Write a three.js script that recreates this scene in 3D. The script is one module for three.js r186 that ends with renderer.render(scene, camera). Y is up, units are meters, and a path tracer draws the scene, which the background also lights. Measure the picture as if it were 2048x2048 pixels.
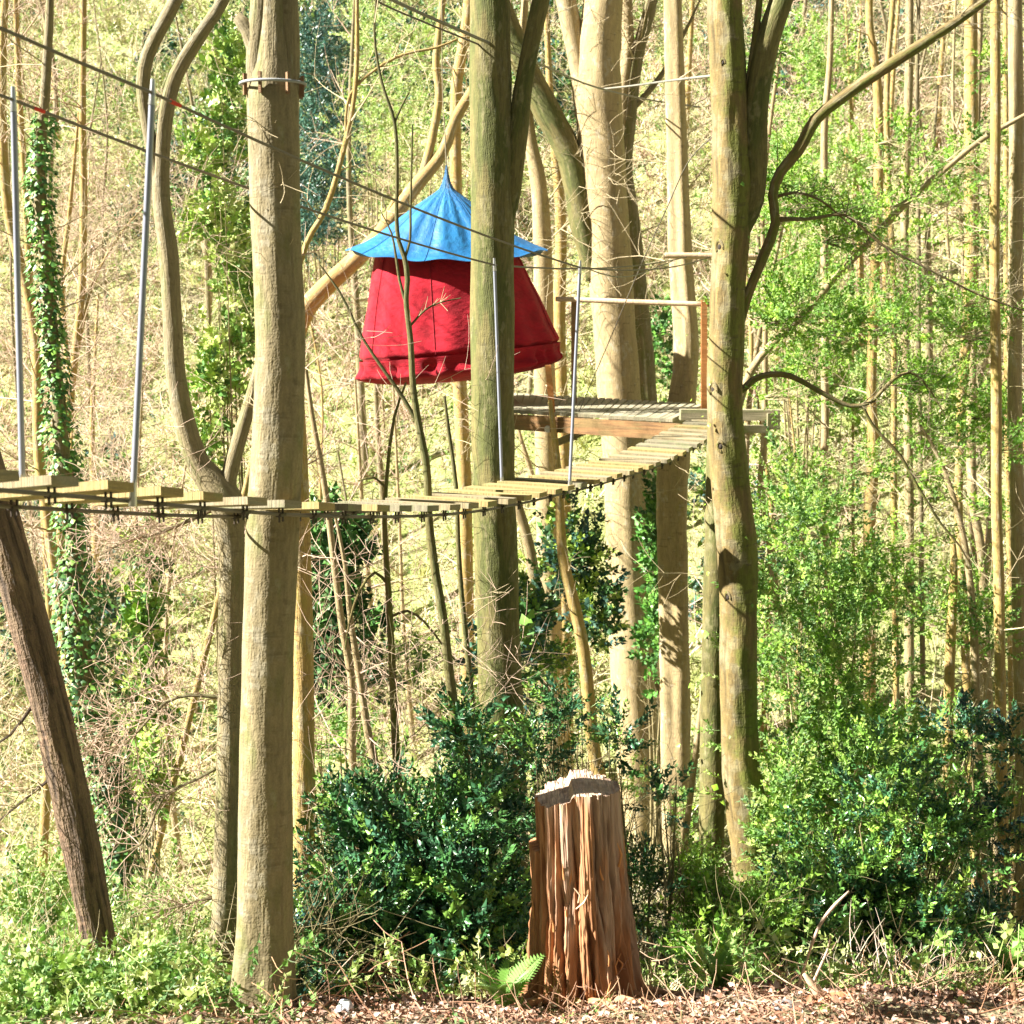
import * as THREE from 'three';
import { mergeVertices } from 'three/addons/utils/BufferGeometryUtils.js';

// ---------------------------------------------------------------- camera, sky, sun, exposure
const F = 3000, EYE = 2.35, HORIZON = 620;            // focal length in source pixels (2048 wide), eye height, horizon row
const PITCH = Math.atan((1024 - HORIZON) / F);
const scene = new THREE.Scene();
const camera = new THREE.PerspectiveCamera(2 * Math.atan(1024 / F) * 180 / Math.PI, 1, 0.1, 600);
camera.position.set(0, EYE, 0);
camera.rotation.x = -PITCH;
camera.focus = 7; camera.userData.fStop = 6.3;
scene.add(camera);

const SUN_EL = 36 * Math.PI / 180, SUN_AZ = 9 * Math.PI / 180;   // straight from the left
const sunDir = new THREE.Vector3(-Math.cos(SUN_EL) * Math.cos(SUN_AZ), Math.sin(SUN_EL), Math.cos(SUN_EL) * Math.sin(SUN_AZ));
{
  const w = 64, h = 32, d = new Float32Array(w * h * 4);
  for (let j = 0; j < h; j++) for (let i = 0; i < w; i++) {
    const el = Math.max(0, (j + 0.5) / h * 2 - 1);
    const k = Math.pow(1 - el, 2.2);                             // pale towards the horizon, light blue overhead
    const c = [0.052 + 0.034 * k, 0.057 + 0.03 * k, 0.06 + 0.018 * k];
    const o = (j * w + i) * 4;
    d[o] = c[0]; d[o + 1] = c[1]; d[o + 2] = c[2]; d[o + 3] = 1;
  }
  const sky = new THREE.DataTexture(d, w, h, THREE.RGBAFormat, THREE.FloatType);
  sky.mapping = THREE.EquirectangularReflectionMapping; sky.magFilter = THREE.LinearFilter; sky.minFilter = THREE.LinearFilter;
  sky.needsUpdate = true;
  scene.background = sky; scene.environment = sky;
}
const sun = new THREE.DirectionalLight(new THREE.Color(1, 0.945, 0.84), 5);
sun.position.copy(sunDir).multiplyScalar(60).add(new THREE.Vector3(0, 0, -14));
sun.target.position.set(0, 0, -14);
sun.castShadow = true; sun.shadow.mapSize.set(4096, 4096); sun.shadow.radius = 1;
Object.assign(sun.shadow.camera, { left: -40, right: 40, top: 40, bottom: -40, near: 1, far: 160 });
scene.add(sun, sun.target);

const renderer = new THREE.WebGLRenderer({ antialias: true });
renderer.setSize(1024, 1024);
renderer.toneMapping = THREE.LinearToneMapping;
renderer.toneMappingExposure = 4.7;
renderer.shadowMap.enabled = true;

// ---------------------------------------------------------------- helpers
function rngOf(seed) { let a = (seed * 2654435761) >>> 0; return () => { a = (a + 0x6D2B79F5) | 0; let t = Math.imul(a ^ a >>> 15, 1 | a); t = t + Math.imul(t ^ t >>> 7, 61 | t) ^ t; return ((t ^ t >>> 14) >>> 0) / 4294967296; }; }
const V = (x, y, z) => new THREE.Vector3(x, y, z);
const lerp = (a, b, t) => a + (b - a) * t, clamp = (x, a = 0, b = 1) => Math.min(b, Math.max(a, x));
const smooth = (a, b, x) => { const t = clamp((x - a) / (b - a)); return t * t * (3 - 2 * t); };
function hash3(x, y, z) { let h = Math.imul(x, 374761393) ^ Math.imul(y, 668265263) ^ Math.imul(z, 2147483647 ^ 0x5bd1e995); h = Math.imul(h ^ h >>> 13, 1274126177); return ((h ^ h >>> 16) >>> 0) / 4294967296; }
function noise3(x, y, z) {
  const xi = Math.floor(x), yi = Math.floor(y), zi = Math.floor(z), s = t => t * t * (3 - 2 * t), u = s(x - xi), v = s(y - yi), w = s(z - zi);
  const c = (a, b, d) => hash3(xi + a, yi + b, zi + d);
  return lerp(lerp(lerp(c(0, 0, 0), c(1, 0, 0), u), lerp(c(0, 1, 0), c(1, 1, 0), u), v), lerp(lerp(c(0, 0, 1), c(1, 0, 1), u), lerp(c(0, 1, 1), c(1, 1, 1), u), v), w) * 2 - 1;
}
const fbm = (x, y, z, o = 4) => { let s = 0, a = 0.5; for (let i = 0; i < o; i++) { s += a * noise3(x, y, z); x *= 2.03; y *= 2.03; z *= 2.03; a *= 0.5; } return s; };
// a picture position and a distance from the viewer -> a place in the wood (metres)
function at(px, py, dist) {
  const a = (px - 1024) / F, b = -(py - 1024) / F, c = Math.cos(PITCH), s = Math.sin(PITCH);
  const y = b * c - s, z = -(c + b * s), k = dist / -z;
  return V(a * k, EYE + y * k, -dist);
}
const taken = {};
function numbered(n) { taken[n] = (taken[n] ?? -1) + 1; return taken[n] ? `${n}_${String(taken[n]).padStart(3, '0')}` : n; }
function shade(o) { o.castShadow = true; o.receiveShadow = true; return o; }
function mk(name, geo, mat, parent) { const m = shade(new THREE.Mesh(geo, mat)); m.name = name; parent.add(m); return m; }
function thing(name, label, category, pos, group) {
  const o = new THREE.Group(); o.name = numbered(name); o.position.copy(pos); o.userData = { label, category, kind: 'thing' };
  if (group) o.userData.group = group;
  scene.add(o); return o;
}
class MB {                                            // collects triangles, makes one geometry
  constructor() { this.p = []; this.u = []; this.i = []; this.c = null; }
  tube(pts, rad, sides, { cap = true, uk = 1, vk = 1 } = {}) {
    const n = pts.length, base = this.p.length / 3; let t0 = V(0, 0, 0), nrm = null, len = 0;
    for (let k = 0; k < n; k++) {
      const t = pts[Math.min(k + 1, n - 1)].clone().sub(pts[Math.max(k - 1, 0)]).normalize();
      if (!nrm) { nrm = Math.abs(t.y) > 0.5 ? V(0, 0, -1) : V(0, 1, 0); }
      nrm.addScaledVector(t, -nrm.dot(t)).normalize();
      const bi = t.clone().cross(nrm);
      if (k) len += pts[k].distanceTo(pts[k - 1]);
      for (let j = 0; j <= sides; j++) {
        const f = j / sides * Math.PI * 2, r = typeof rad === 'function' ? rad(k / (n - 1), f, len, k) : rad[k];
        const cx = Math.cos(f) * r, sy = Math.sin(f) * r;
        this.p.push(pts[k].x + nrm.x * cx + bi.x * sy, pts[k].y + nrm.y * cx + bi.y * sy, pts[k].z + nrm.z * cx + bi.z * sy);
        this.u.push(j / sides * uk, len * vk);
      }
    }
    const w = sides + 1;
    for (let k = 0; k < n - 1; k++) for (let j = 0; j < sides; j++) { const a = base + k * w + j; this.i.push(a, a + 1, a + w, a + 1, a + w + 1, a + w); }
    if (cap) for (const k of [0, n - 1]) { const q = this.p.length / 3; this.p.push(pts[k].x, pts[k].y, pts[k].z); this.u.push(0, 0); for (let j = 0; j < sides; j++) { const a = base + k * w + j; k ? this.i.push(a, a + 1, q) : this.i.push(a + 1, a, q); } }
    return this;
  }
  box(c, ax, ay, az, uvk = 1) {                       // centre and three half axes
    const n = [ax, ay, az];
    for (let f = 0; f < 6; f++) {
      const k = f >> 1, s = f & 1 ? 1 : -1, a = n[k], b = n[(k + 1) % 3], d = n[(k + 2) % 3], q = this.p.length / 3;
      for (const [m, o] of [[-1, -1], [1, -1], [1, 1], [-1, 1]]) {
        this.p.push(c.x + a.x * s + b.x * m * s + d.x * o, c.y + a.y * s + b.y * m * s + d.y * o, c.z + a.z * s + b.z * m * s + d.z * o);
        this.u.push((m + 1) * b.length() * uvk, (o + 1) * d.length() * uvk);
      }
      this.i.push(q, q + 1, q + 2, q, q + 2, q + 3);
    }
    return this;
  }
  tri(a, b, c) { const q = this.p.length / 3; for (const v of [a, b, c]) { this.p.push(v.x, v.y, v.z); this.u.push(v.x, v.y); } this.i.push(q, q + 1, q + 2); return this; }
  leaf(o, dir, side, len, wid, fold = 0.25) {         // a pointed leaf folded along its midrib, four triangles
    const up = dir.clone().cross(side).normalize(), q = this.p.length / 3;
    const m = o.clone().addScaledVector(dir, len * 0.5).addScaledVector(up, -len * 0.06), e = o.clone().addScaledVector(dir, len).addScaledVector(up, -len * 0.22);
    const a = o.clone().addScaledVector(dir, len * 0.42).addScaledVector(side, wid / 2).addScaledVector(up, wid * fold), b = o.clone().addScaledVector(dir, len * 0.42).addScaledVector(side, -wid / 2).addScaledVector(up, wid * fold);
    for (const v of [o, m, e, a, b]) { this.p.push(v.x, v.y, v.z); this.u.push(v.x * 10, v.y * 10); }
    this.i.push(q, q + 1, q + 3, q + 1, q + 2, q + 3, q, q + 4, q + 1, q + 1, q + 4, q + 2);
    return this;
  }
  get size() { return this.i.length / 3; }
  build() {
    const g = new THREE.BufferGeometry();
    g.setAttribute('position', new THREE.Float32BufferAttribute(this.p, 3)); g.setAttribute('uv', new THREE.Float32BufferAttribute(this.u, 2));
    g.setIndex(this.i); g.computeVertexNormals(); return g;
  }
}
// ---------------------------------------------------------------- textures and materials
function tileNoise(size, cells, seed) {               // one octave of tileable value noise, cells = [across, up]
  const r = rngOf(seed), [cx, cy] = cells, g = Float32Array.from({ length: cx * cy }, () => r() * 2 - 1), out = new Float32Array(size * size);
  for (let y = 0; y < size; y++) for (let x = 0; x < size; x++) {
    const fx = x / size * cx, fy = y / size * cy, x0 = Math.floor(fx), y0 = Math.floor(fy), u = smooth(0, 1, fx - x0), v = smooth(0, 1, fy - y0), x1 = (x0 + 1) % cx, y1 = (y0 + 1) % cy;
    out[y * size + x] = lerp(lerp(g[y0 * cx + x0], g[y0 * cx + x1], u), lerp(g[y1 * cx + x0], g[y1 * cx + x1], u), v);
  }
  return out;
}
function tileF(cells, seed, oct = 4, size = 512) {       // several octaves of it, warped so that no cell shows
  const acc = new Float32Array(size * size), w1 = tileNoise(size, [cells[0] * 2, cells[1] * 2], seed + 50), w2 = tileNoise(size, [cells[0] * 2, cells[1] * 2], seed + 51);
  let a = 0.62, c = cells.slice();
  for (let o = 0; o < oct; o++) { const n = tileNoise(size, c, seed + o * 13); for (let i = 0; i < acc.length; i++) acc[i] += a * n[i]; a *= 0.55; c = c.map(v => Math.min(size / 2, v * 2)); }
  const out = new Float32Array(size * size), kx = size / cells[0] * 0.35, ky = size / cells[1] * 0.35;
  for (let y = 0; y < size; y++) for (let x = 0; x < size; x++) { const i = y * size + x, xx = (x + Math.round(w1[i] * kx) + size) % size, yy = (y + Math.round(w2[i] * ky) + size) % size; out[i] = acc[yy * size + xx]; }
  return out;
}
const toS = x => 255 * (x <= 0.0031308 ? 12.92 * x : 1.055 * Math.pow(clamp(x), 1 / 2.4) - 0.055);
function tex(size, f, color = true) {
  const d = new Uint8Array(size * size * 4);
  for (let i = 0; i < size * size; i++) { const c = f(i); const v = color ? c : [c, c, c]; for (let k = 0; k < 3; k++) d[i * 4 + k] = color ? toS(v[k]) : clamp(v[k]) * 255; d[i * 4 + 3] = 255; }
  const t = new THREE.DataTexture(d, size, size); t.wrapS = t.wrapT = THREE.RepeatWrapping; t.magFilter = THREE.LinearFilter; t.minFilter = THREE.LinearMipmapLinearFilter; t.generateMipmaps = true;
  if (color) t.colorSpace = THREE.SRGBColorSpace; t.needsUpdate = true; return t;
}
const S = 512;
function barkMaps(seed, base, algae, pale, dark, { algaeAmt = 0, gain = 0.52, streak = 1, rough = 0, bump = 0.006 } = {}) {
  const A = tileF([3, 2], seed), B = tileF([8, 4], seed + 1), C = tileF([26, 4], seed + 2), D = tileNoise(S, [90, 24], seed + 3), E = tileF([7, 60], seed + 4, 2), G = tileNoise(S, [160, 160], seed + 5), H = tileF([16, 18], seed + 6, 3);
  const mix = (a, b, t) => a.map((v, k) => lerp(v, b[k], clamp(t)));
  const map = tex(S, i => {
    let c = mix(base, algae, smooth(-0.15, 0.6, A[i] * 0.8 + B[i] * 0.5 + C[i] * 0.25 + algaeAmt));
    c = mix(c, pale, 0.8 * smooth(0.1, 0.6, B[i] * 0.6 + H[i] * 0.5 - A[i] * 0.3));
    c = mix(c, dark, 0.6 * smooth(0.25, 0.7, -E[i] * 0.7 + H[i] * 0.4) + rough * smooth(0.1, 0.7, -C[i] + D[i] * 0.5));
    const k = gain * (1 + 0.2 * C[i] * streak + 0.13 * D[i] * streak + 0.12 * G[i] + 0.12 * A[i]);
    return c.map(v => v * k);
  });
  const bm = tex(S, i => 0.5 + 0.12 * D[i] + 0.08 * G[i] + 0.1 * E[i] + 0.1 * H[i] + rough * 0.6 * C[i], false);
  return { map, bumpMap: bm, bumpScale: bump };
}
const barks = {
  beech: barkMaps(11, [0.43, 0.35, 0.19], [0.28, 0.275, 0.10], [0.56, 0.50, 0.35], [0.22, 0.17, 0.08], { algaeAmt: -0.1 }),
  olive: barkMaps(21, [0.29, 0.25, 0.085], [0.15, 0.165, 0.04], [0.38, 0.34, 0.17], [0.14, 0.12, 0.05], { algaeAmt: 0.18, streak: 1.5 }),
  moss: barkMaps(31, [0.36, 0.26, 0.095], [0.22, 0.235, 0.04], [0.46, 0.40, 0.22], [0.12, 0.09, 0.045], { algaeAmt: 0.12, streak: 1.5, rough: 0.25, bump: 0.006 }),
  brown: barkMaps(41, [0.26, 0.175, 0.11], [0.30, 0.21, 0.12], [0.44, 0.27, 0.18], [0.09, 0.06, 0.04], { rough: 0.8, streak: 2, bump: 0.014 }),
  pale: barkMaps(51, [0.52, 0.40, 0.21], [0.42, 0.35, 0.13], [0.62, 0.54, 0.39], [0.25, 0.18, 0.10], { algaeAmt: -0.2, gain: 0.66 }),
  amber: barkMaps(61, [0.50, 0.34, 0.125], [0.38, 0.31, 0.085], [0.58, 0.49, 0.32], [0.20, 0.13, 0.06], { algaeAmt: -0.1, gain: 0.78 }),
};
const std = (o) => new THREE.MeshStandardMaterial({ roughness: 0.9, metalness: 0, ...o });
const lin = (r, g, b) => new THREE.Color().setRGB(r, g, b);
const M = {};
for (const k in barks) M[k] = std({ ...barks[k], roughness: 0.88 });
M.twigPale = std({ color: lin(0.44, 0.36, 0.22) }); M.twigPink = std({ color: lin(0.48, 0.35, 0.26) }); M.twigDark = std({ color: lin(0.14, 0.115, 0.065) }); M.twigOlive = std({ color: lin(0.24, 0.20, 0.10) });
const woodN = [tileNoise(S, [4, 60], 71), tileNoise(S, [9, 150], 72), tileNoise(S, [6, 9], 73), tileNoise(S, [120, 120], 74)];
function woodMaps(a, b, c) {
  return { map: tex(S, i => { const t = clamp(0.5 + 0.45 * woodN[0][i] + 0.3 * woodN[1][i]), g = smooth(0.1, 0.7, woodN[2][i] + woodN[0][i] * 0.4); return a.map((v, k) => lerp(lerp(v, b[k], t), c[k], g * 0.7) * (1 + 0.12 * woodN[3][i])); }), bumpMap: tex(S, i => 0.5 + 0.25 * woodN[0][i] + 0.2 * woodN[1][i], false), bumpScale: 0.0025 };
}
const plankTex = [woodMaps([0.38, 0.28, 0.11], [0.27, 0.20, 0.085], [0.26, 0.25, 0.10]), woodMaps([0.31, 0.25, 0.14], [0.23, 0.19, 0.11], [0.28, 0.25, 0.17]), woodMaps([0.26, 0.23, 0.15], [0.19, 0.165, 0.11], [0.19, 0.205, 0.10])];
M.planks = plankTex.map(t => std({ ...t, roughness: 0.85 }));
M.deck = [std({ ...woodMaps([0.30, 0.28, 0.19], [0.22, 0.20, 0.14], [0.24, 0.24, 0.13]) }), std({ ...woodMaps([0.36, 0.33, 0.23], [0.27, 0.24, 0.17], [0.29, 0.28, 0.16]) })];
M.fascia = std({ ...woodMaps([0.24, 0.13, 0.05], [0.13, 0.07, 0.03], [0.17, 0.12, 0.045]) });
M.darkWood = std({ ...woodMaps([0.30, 0.26, 0.17], [0.22, 0.19, 0.12], [0.24, 0.24, 0.12]) });
M.orangeWood = std({ ...woodMaps([0.52, 0.22, 0.07], [0.42, 0.17, 0.05], [0.48, 0.25, 0.10]) });
M.brownWood = std({ ...woodMaps([0.26, 0.15, 0.08], [0.18, 0.10, 0.05], [0.22, 0.15, 0.08]) });
M.railWood = std({ ...woodMaps([0.55, 0.40, 0.27], [0.45, 0.32, 0.21], [0.5, 0.38, 0.25]) });
M.steel = std({ color: lin(0.27, 0.29, 0.36), roughness: 0.45, metalness: 0.35 });
M.steelShine = std({ color: lin(0.6, 0.6, 0.62), roughness: 0.3, metalness: 0.9 });
M.cable = std({ color: lin(0.14, 0.12, 0.095), roughness: 0.7 }); M.cablePale = std({ color: lin(0.2, 0.19, 0.155), roughness: 0.7 });
M.bolt = std({ color: lin(0.05, 0.035, 0.025), roughness: 0.6 }); M.redTape = std({ color: lin(0.6, 0.05, 0.03) });
M.rope = std({ color: lin(0.28, 0.29, 0.30) });
const leafMat = (r, g, b, rough, tr = 0.35) => new THREE.MeshPhysicalMaterial({ color: lin(r, g, b), roughness: rough, metalness: 0, side: THREE.DoubleSide, transmission: tr, thickness: 0, ior: 1.4 });
const white = lin(1, 1, 1);
M.hollyLeaf = new THREE.MeshPhysicalMaterial({ color: white, roughness: 0.33, side: THREE.DoubleSide });
M.softLeaf = new THREE.MeshPhysicalMaterial({ color: white, roughness: 0.75, side: THREE.DoubleSide, transmission: 0.4, thickness: 0 });
M.ivyLeaf = new THREE.MeshPhysicalMaterial({ color: white, roughness: 0.5, side: THREE.DoubleSide });
M.dry = std({ color: white, side: THREE.DoubleSide });

// ---------------------------------------------------------------- the ground: a near bank, a dip and the far hillside
const PROF = [[-30, -1.2], [-6, -1.5], [0, -1.85], [3, -2.15], [4.6, -2.37], [5.2, -2.54], [5.6, -2.73], [6.3, -3.1], [8, -3.9], [10, -4.9], [12, -5.8], [14, -6.5], [16, -6.7], [18, -6.0], [22, -3.0], [30, 3.6], [40, 11.5], [60, 27], [100, 54], [140, 70]];
function ground(x, dist) {
  let k = 0; while (k < PROF.length - 2 && dist > PROF[k + 1][0]) k++;
  const g = i => { i = clamp(i, 0, PROF.length - 1); const a = PROF[Math.max(0, i - 1)], b = PROF[Math.min(PROF.length - 1, i + 1)]; return (b[1] - a[1]) / (b[0] - a[0]); };
  const [d0, h0] = PROF[k], [d1, h1] = PROF[k + 1], D = d1 - d0, t = clamp((dist - d0) / D);
  const h = (2 * t ** 3 - 3 * t * t + 1) * h0 + (t ** 3 - 2 * t * t + t) * D * g(k) + (-2 * t ** 3 + 3 * t * t) * h1 + (t ** 3 - t * t) * D * g(k + 1);
  const far = smooth(9, 20, dist);
  return EYE + h + lerp(0.05, 0.55, far) * fbm(x * lerp(0.9, 0.3, far), dist * lerp(0.9, 0.3, far), 3.3) + 0.02 * noise3(x * 6, dist * 6, 9) + 0.24 * clamp(x, -30, 30) * smooth(13, 24, dist) + 0.045 * smooth(0.35, 1.0, x) * smooth(6.2, 5.4, dist) * smooth(4.2, 5.1, dist);
}
{
  const xs = [], zs = [];
  for (let i = -60; i <= 60; i++) xs.push(Math.sign(i) * (Math.abs(i) * 0.06 + Math.pow(Math.abs(i) / 60, 3) * 75));
  let z = -25; while (z < 135) { zs.push(z); z += z > 3 && z < 8 ? 0.06 : z < 3 ? 1.2 : z < 16 ? 0.22 : z < 40 ? 0.5 : 3; }
  const p = [], u = [], ix = [], col = [], w = xs.length;
  for (const d of zs) for (const x of xs) { p.push(x, ground(x, d), -d); u.push(x / 1.7, d / 1.7); const dry = smooth(-0.2, 0.3, fbm(x * 0.5, d * 0.5, 8) + smooth(10, 18, d) - 0.5); col.push(lerp(0.5, 0.82, dry), lerp(0.5, 0.98, dry), lerp(0.5, 0.72, dry)); }   // dark leaf mould near by, dry grass across the valley
  for (let j = 0; j < zs.length - 1; j++) for (let i = 0; i < w - 1; i++) { const a = j * w + i; ix.push(a, a + 1, a + w, a + 1, a + w + 1, a + w); }
  const g = new THREE.BufferGeometry(); g.setAttribute('position', new THREE.Float32BufferAttribute(p, 3)); g.setAttribute('uv', new THREE.Float32BufferAttribute(u, 2)); g.setAttribute('color', new THREE.Float32BufferAttribute(col, 3)); g.setIndex(ix); g.computeVertexNormals();
  const A = tileNoise(S, [5, 5], 81), B = tileNoise(S, [17, 17], 82), C = tileNoise(S, [60, 60], 83), D = tileNoise(S, [190, 190], 84);
  const map = tex(S, i => { const t = smooth(-0.5, 0.7, A[i] * 0.6 + B[i] * 0.6 + C[i] * 0.3), q = smooth(0.1, 0.6, B[i] * 0.5 - A[i] * 0.4 + C[i] * 0.4); let c = [lerp(0.40, 0.35, t), lerp(0.32, 0.33, t), lerp(0.21, 0.15, t)]; c = [lerp(c[0], 0.20, q * 0.5), lerp(c[1], 0.25, q * 0.5), lerp(c[2], 0.07, q * 0.5)]; const k = 1 + 0.25 * C[i] + 0.3 * D[i]; return c.map(v => v * k); });
  const bm = tex(S, i => 0.5 + 0.2 * B[i] + 0.2 * C[i] + 0.15 * D[i], false);
  const m = mk('ground', g, std({ map, bumpMap: bm, bumpScale: 0.03, roughness: 1, vertexColors: true }), scene); m.userData = { kind: 'structure', label: 'leaf strewn woodland ground dropping to a dip and up a steep far hillside', category: 'ground' };
}
const onGround = (x, d) => V(x, ground(x, d), -d);

// ---------------------------------------------------------------- trees
function samplePoly(poly, dist, spacing = 0.12) {      // [x, y, width(, distance)] in the picture -> points and radii along a smooth curve
  const P = poly.map(q => at(q[0], q[1], q[3] ?? dist)), R = poly.map(q => q[2] / 2 / F * (q[3] ?? dist));
  return sampleWorld(P, R, spacing);
}
function sampleWorld(P, R, spacing) {
  if (P.length === 2) { P = [P[0], P[0].clone().lerp(P[1], 0.5), P[1]]; R = [R[0], (R[0] + R[1]) / 2, R[1]]; }
  const c = new THREE.CatmullRomCurve3(P, false, 'centripetal'), pts = [], rad = []; const n = P.length - 1;
  for (let k = 0; k < n; k++) {
    const m = Math.max(2, Math.ceil(P[k].distanceTo(P[k + 1]) / spacing));
    for (let j = 0; j < m; j++) { const t = (k + j / m) / n; pts.push(c.getPoint(t)); rad.push(lerp(R[k], R[k + 1], smooth(0, 1, j / m) * 0.5 + 0.5 * j / m)); }
  }
  pts.push(P[n].clone()); rad.push(R[n]);
  return { pts, rad };
}
function twig(mb, p, dir, len, r, depth, rnd, o = {}) {
  const n = o.n ?? 4, pts = [p.clone()], rad = [r]; let d = dir.clone().normalize(), q = p.clone(); const bend = V(rnd() - 0.5, rnd() - 0.5, rnd() - 0.5).multiplyScalar(o.curl ?? 0.5);
  for (let k = 1; k <= n; k++) {
    d.addScaledVector(bend, 0.5).add(V(rnd() - 0.5, rnd() - 0.5 + (o.lift ?? 0.05), rnd() - 0.5).multiplyScalar(o.kink ?? 0.3)).normalize();
    q = q.clone().addScaledVector(d, len / n); pts.push(q); rad.push(Math.max(o.min ?? 0.0011, r * (1 - 0.85 * k / n)));
    if (depth > 0) for (let s = 0; s < (o.kids ?? 1.3); s++) if (rnd() < 0.85) {
      const side = V(rnd() - 0.5, rnd() - 0.5, rnd() - 0.5).cross(d).normalize();
      twig(mb, q, d.clone().multiplyScalar(o.fwd ?? 0.7).add(side), len * (0.35 + 0.4 * rnd()), Math.max(o.min ?? 0.0011, r * (1 - 0.7 * k / n) * 0.55), depth - 1, rnd, o);
    }
  }
  mb.tube(pts, rad, r > 0.006 ? 5 : 3, { cap: false });
}
const rel = (pts, o) => pts.map(p => p.clone().sub(o));
function trunkMesh(name, s, origin, mat, parent, { sides = 20, seed = 1, lump = 0.06, flute = 0, lobes = 5, flare = 0, spread = 0.3 } = {}) {
  const circ = 2 * Math.PI * Math.max(...s.rad), uk = Math.max(1, Math.round(circ / 0.55));
  const y0 = s.pts[0].y, mb = new MB();
  mb.tube(rel(s.pts, origin), (t, f, len, k) => {
    const r = s.rad[k], h = s.pts[k].y - y0;
    let m = 1 + lump * fbm(Math.cos(f) * 1.3 + seed * 7.1, Math.sin(f) * 1.3, len * 2.2) + lump * 0.5 * noise3(Math.cos(f) * 3 + seed, Math.sin(f) * 3, len * 6);
    if (flute) m += flute * (Math.cos(f * lobes + seed + 1.5 * noise3(seed, len * 0.7, 2)) * 0.5 + 0.5 * noise3(f * 1.5 + seed, len * 0.8, 5) * Math.sin(f / 2));
    if (flare) m += flare * Math.exp(-h / spread) * (0.6 + 0.5 * Math.cos(f * 4 + seed));
    return r * m;
  }, sides, { uk, vk: 1 / 0.75 });
  return mk(name, mb.build(), mat, parent);
}
const leafShape = (len, wid, fold) => { const mb = new MB(); mb.leaf(V(0, 0, 0), V(0, 1, 0), V(1, 0, 0), len, wid, fold); return mb.build(); };
const ivyLeafGeo = leafShape(0.055, 0.05, 0.12);
const D3 = new THREE.Object3D();
function instanced(name, geo, mat, list, parent) {     // list of {p, q, s, c}
  const im = shade(new THREE.InstancedMesh(geo, mat, list.length)); im.name = name; im.userData.kind = 'stuff';
  list.forEach((e, k) => { D3.position.copy(e.p); D3.quaternion.copy(e.q); D3.scale.set(e.sx ?? e.s, e.s, e.s); D3.updateMatrix(); im.setMatrixAt(k, D3.matrix); im.setColorAt(k, e.c); });
  parent.add(im); return im;
}
const randQ = rnd => { const q = new THREE.Quaternion(); const u = rnd(), v = rnd() * 6.283, w = rnd() * 6.283; return q.set(Math.sqrt(1 - u) * Math.sin(v), Math.sqrt(1 - u) * Math.cos(v), Math.sqrt(u) * Math.sin(w), Math.sqrt(u) * Math.cos(w)); };
function pick(rnd, cols, vary = 0.25) { const c = cols[Math.floor(rnd() * cols.length)], k = 1 + (rnd() - 0.5) * 2 * vary; return lin(c[0] * k, c[1] * k, c[2] * k * (1 + (rnd() - 0.5) * 0.2)); }
function ivyOn(parent, origin, s, from, to, n, rnd, cols, thick = 0.06, size = 1) {   // leaves standing off a stem, from and to as shares of its length
  const list = [], up = V(0, 1, 0);
  for (let k = 0; k < n; k++) {
    const t = lerp(from, to, rnd()) * (s.pts.length - 1), i = Math.min(Math.floor(t), s.pts.length - 2), a = rnd() * 6.283, clump = 0.4 + 1.2 * clamp(0.5 + noise3(Math.cos(a) * 1.2, t * 0.45, 4.4));
    const d = V(Math.cos(a), 0, Math.sin(a)), p = s.pts[i].clone().lerp(s.pts[i + 1], t - i).addScaledVector(d, s.rad[i] + thick * Math.sqrt(rnd()) * clump).sub(origin);
    const out = d.clone().add(V(rnd() - 0.5, rnd() * 0.9, rnd() - 0.5)).normalize(), y = V(rnd() - 0.5, -0.7, rnd() - 0.5).addScaledVector(out, 0.2); y.addScaledVector(out, -y.dot(out)).normalize();
    const x = y.clone().cross(out), m = new THREE.Matrix4().makeBasis(x, y, out);
    list.push({ p, q: new THREE.Quaternion().setFromRotationMatrix(m), s: size * (0.6 + 0.7 * rnd()), c: pick(rnd, cols) });
  }
  return instanced('ivy', ivyLeafGeo, M.ivyLeaf, list, parent);
}
let treeSeed = 100;
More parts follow.
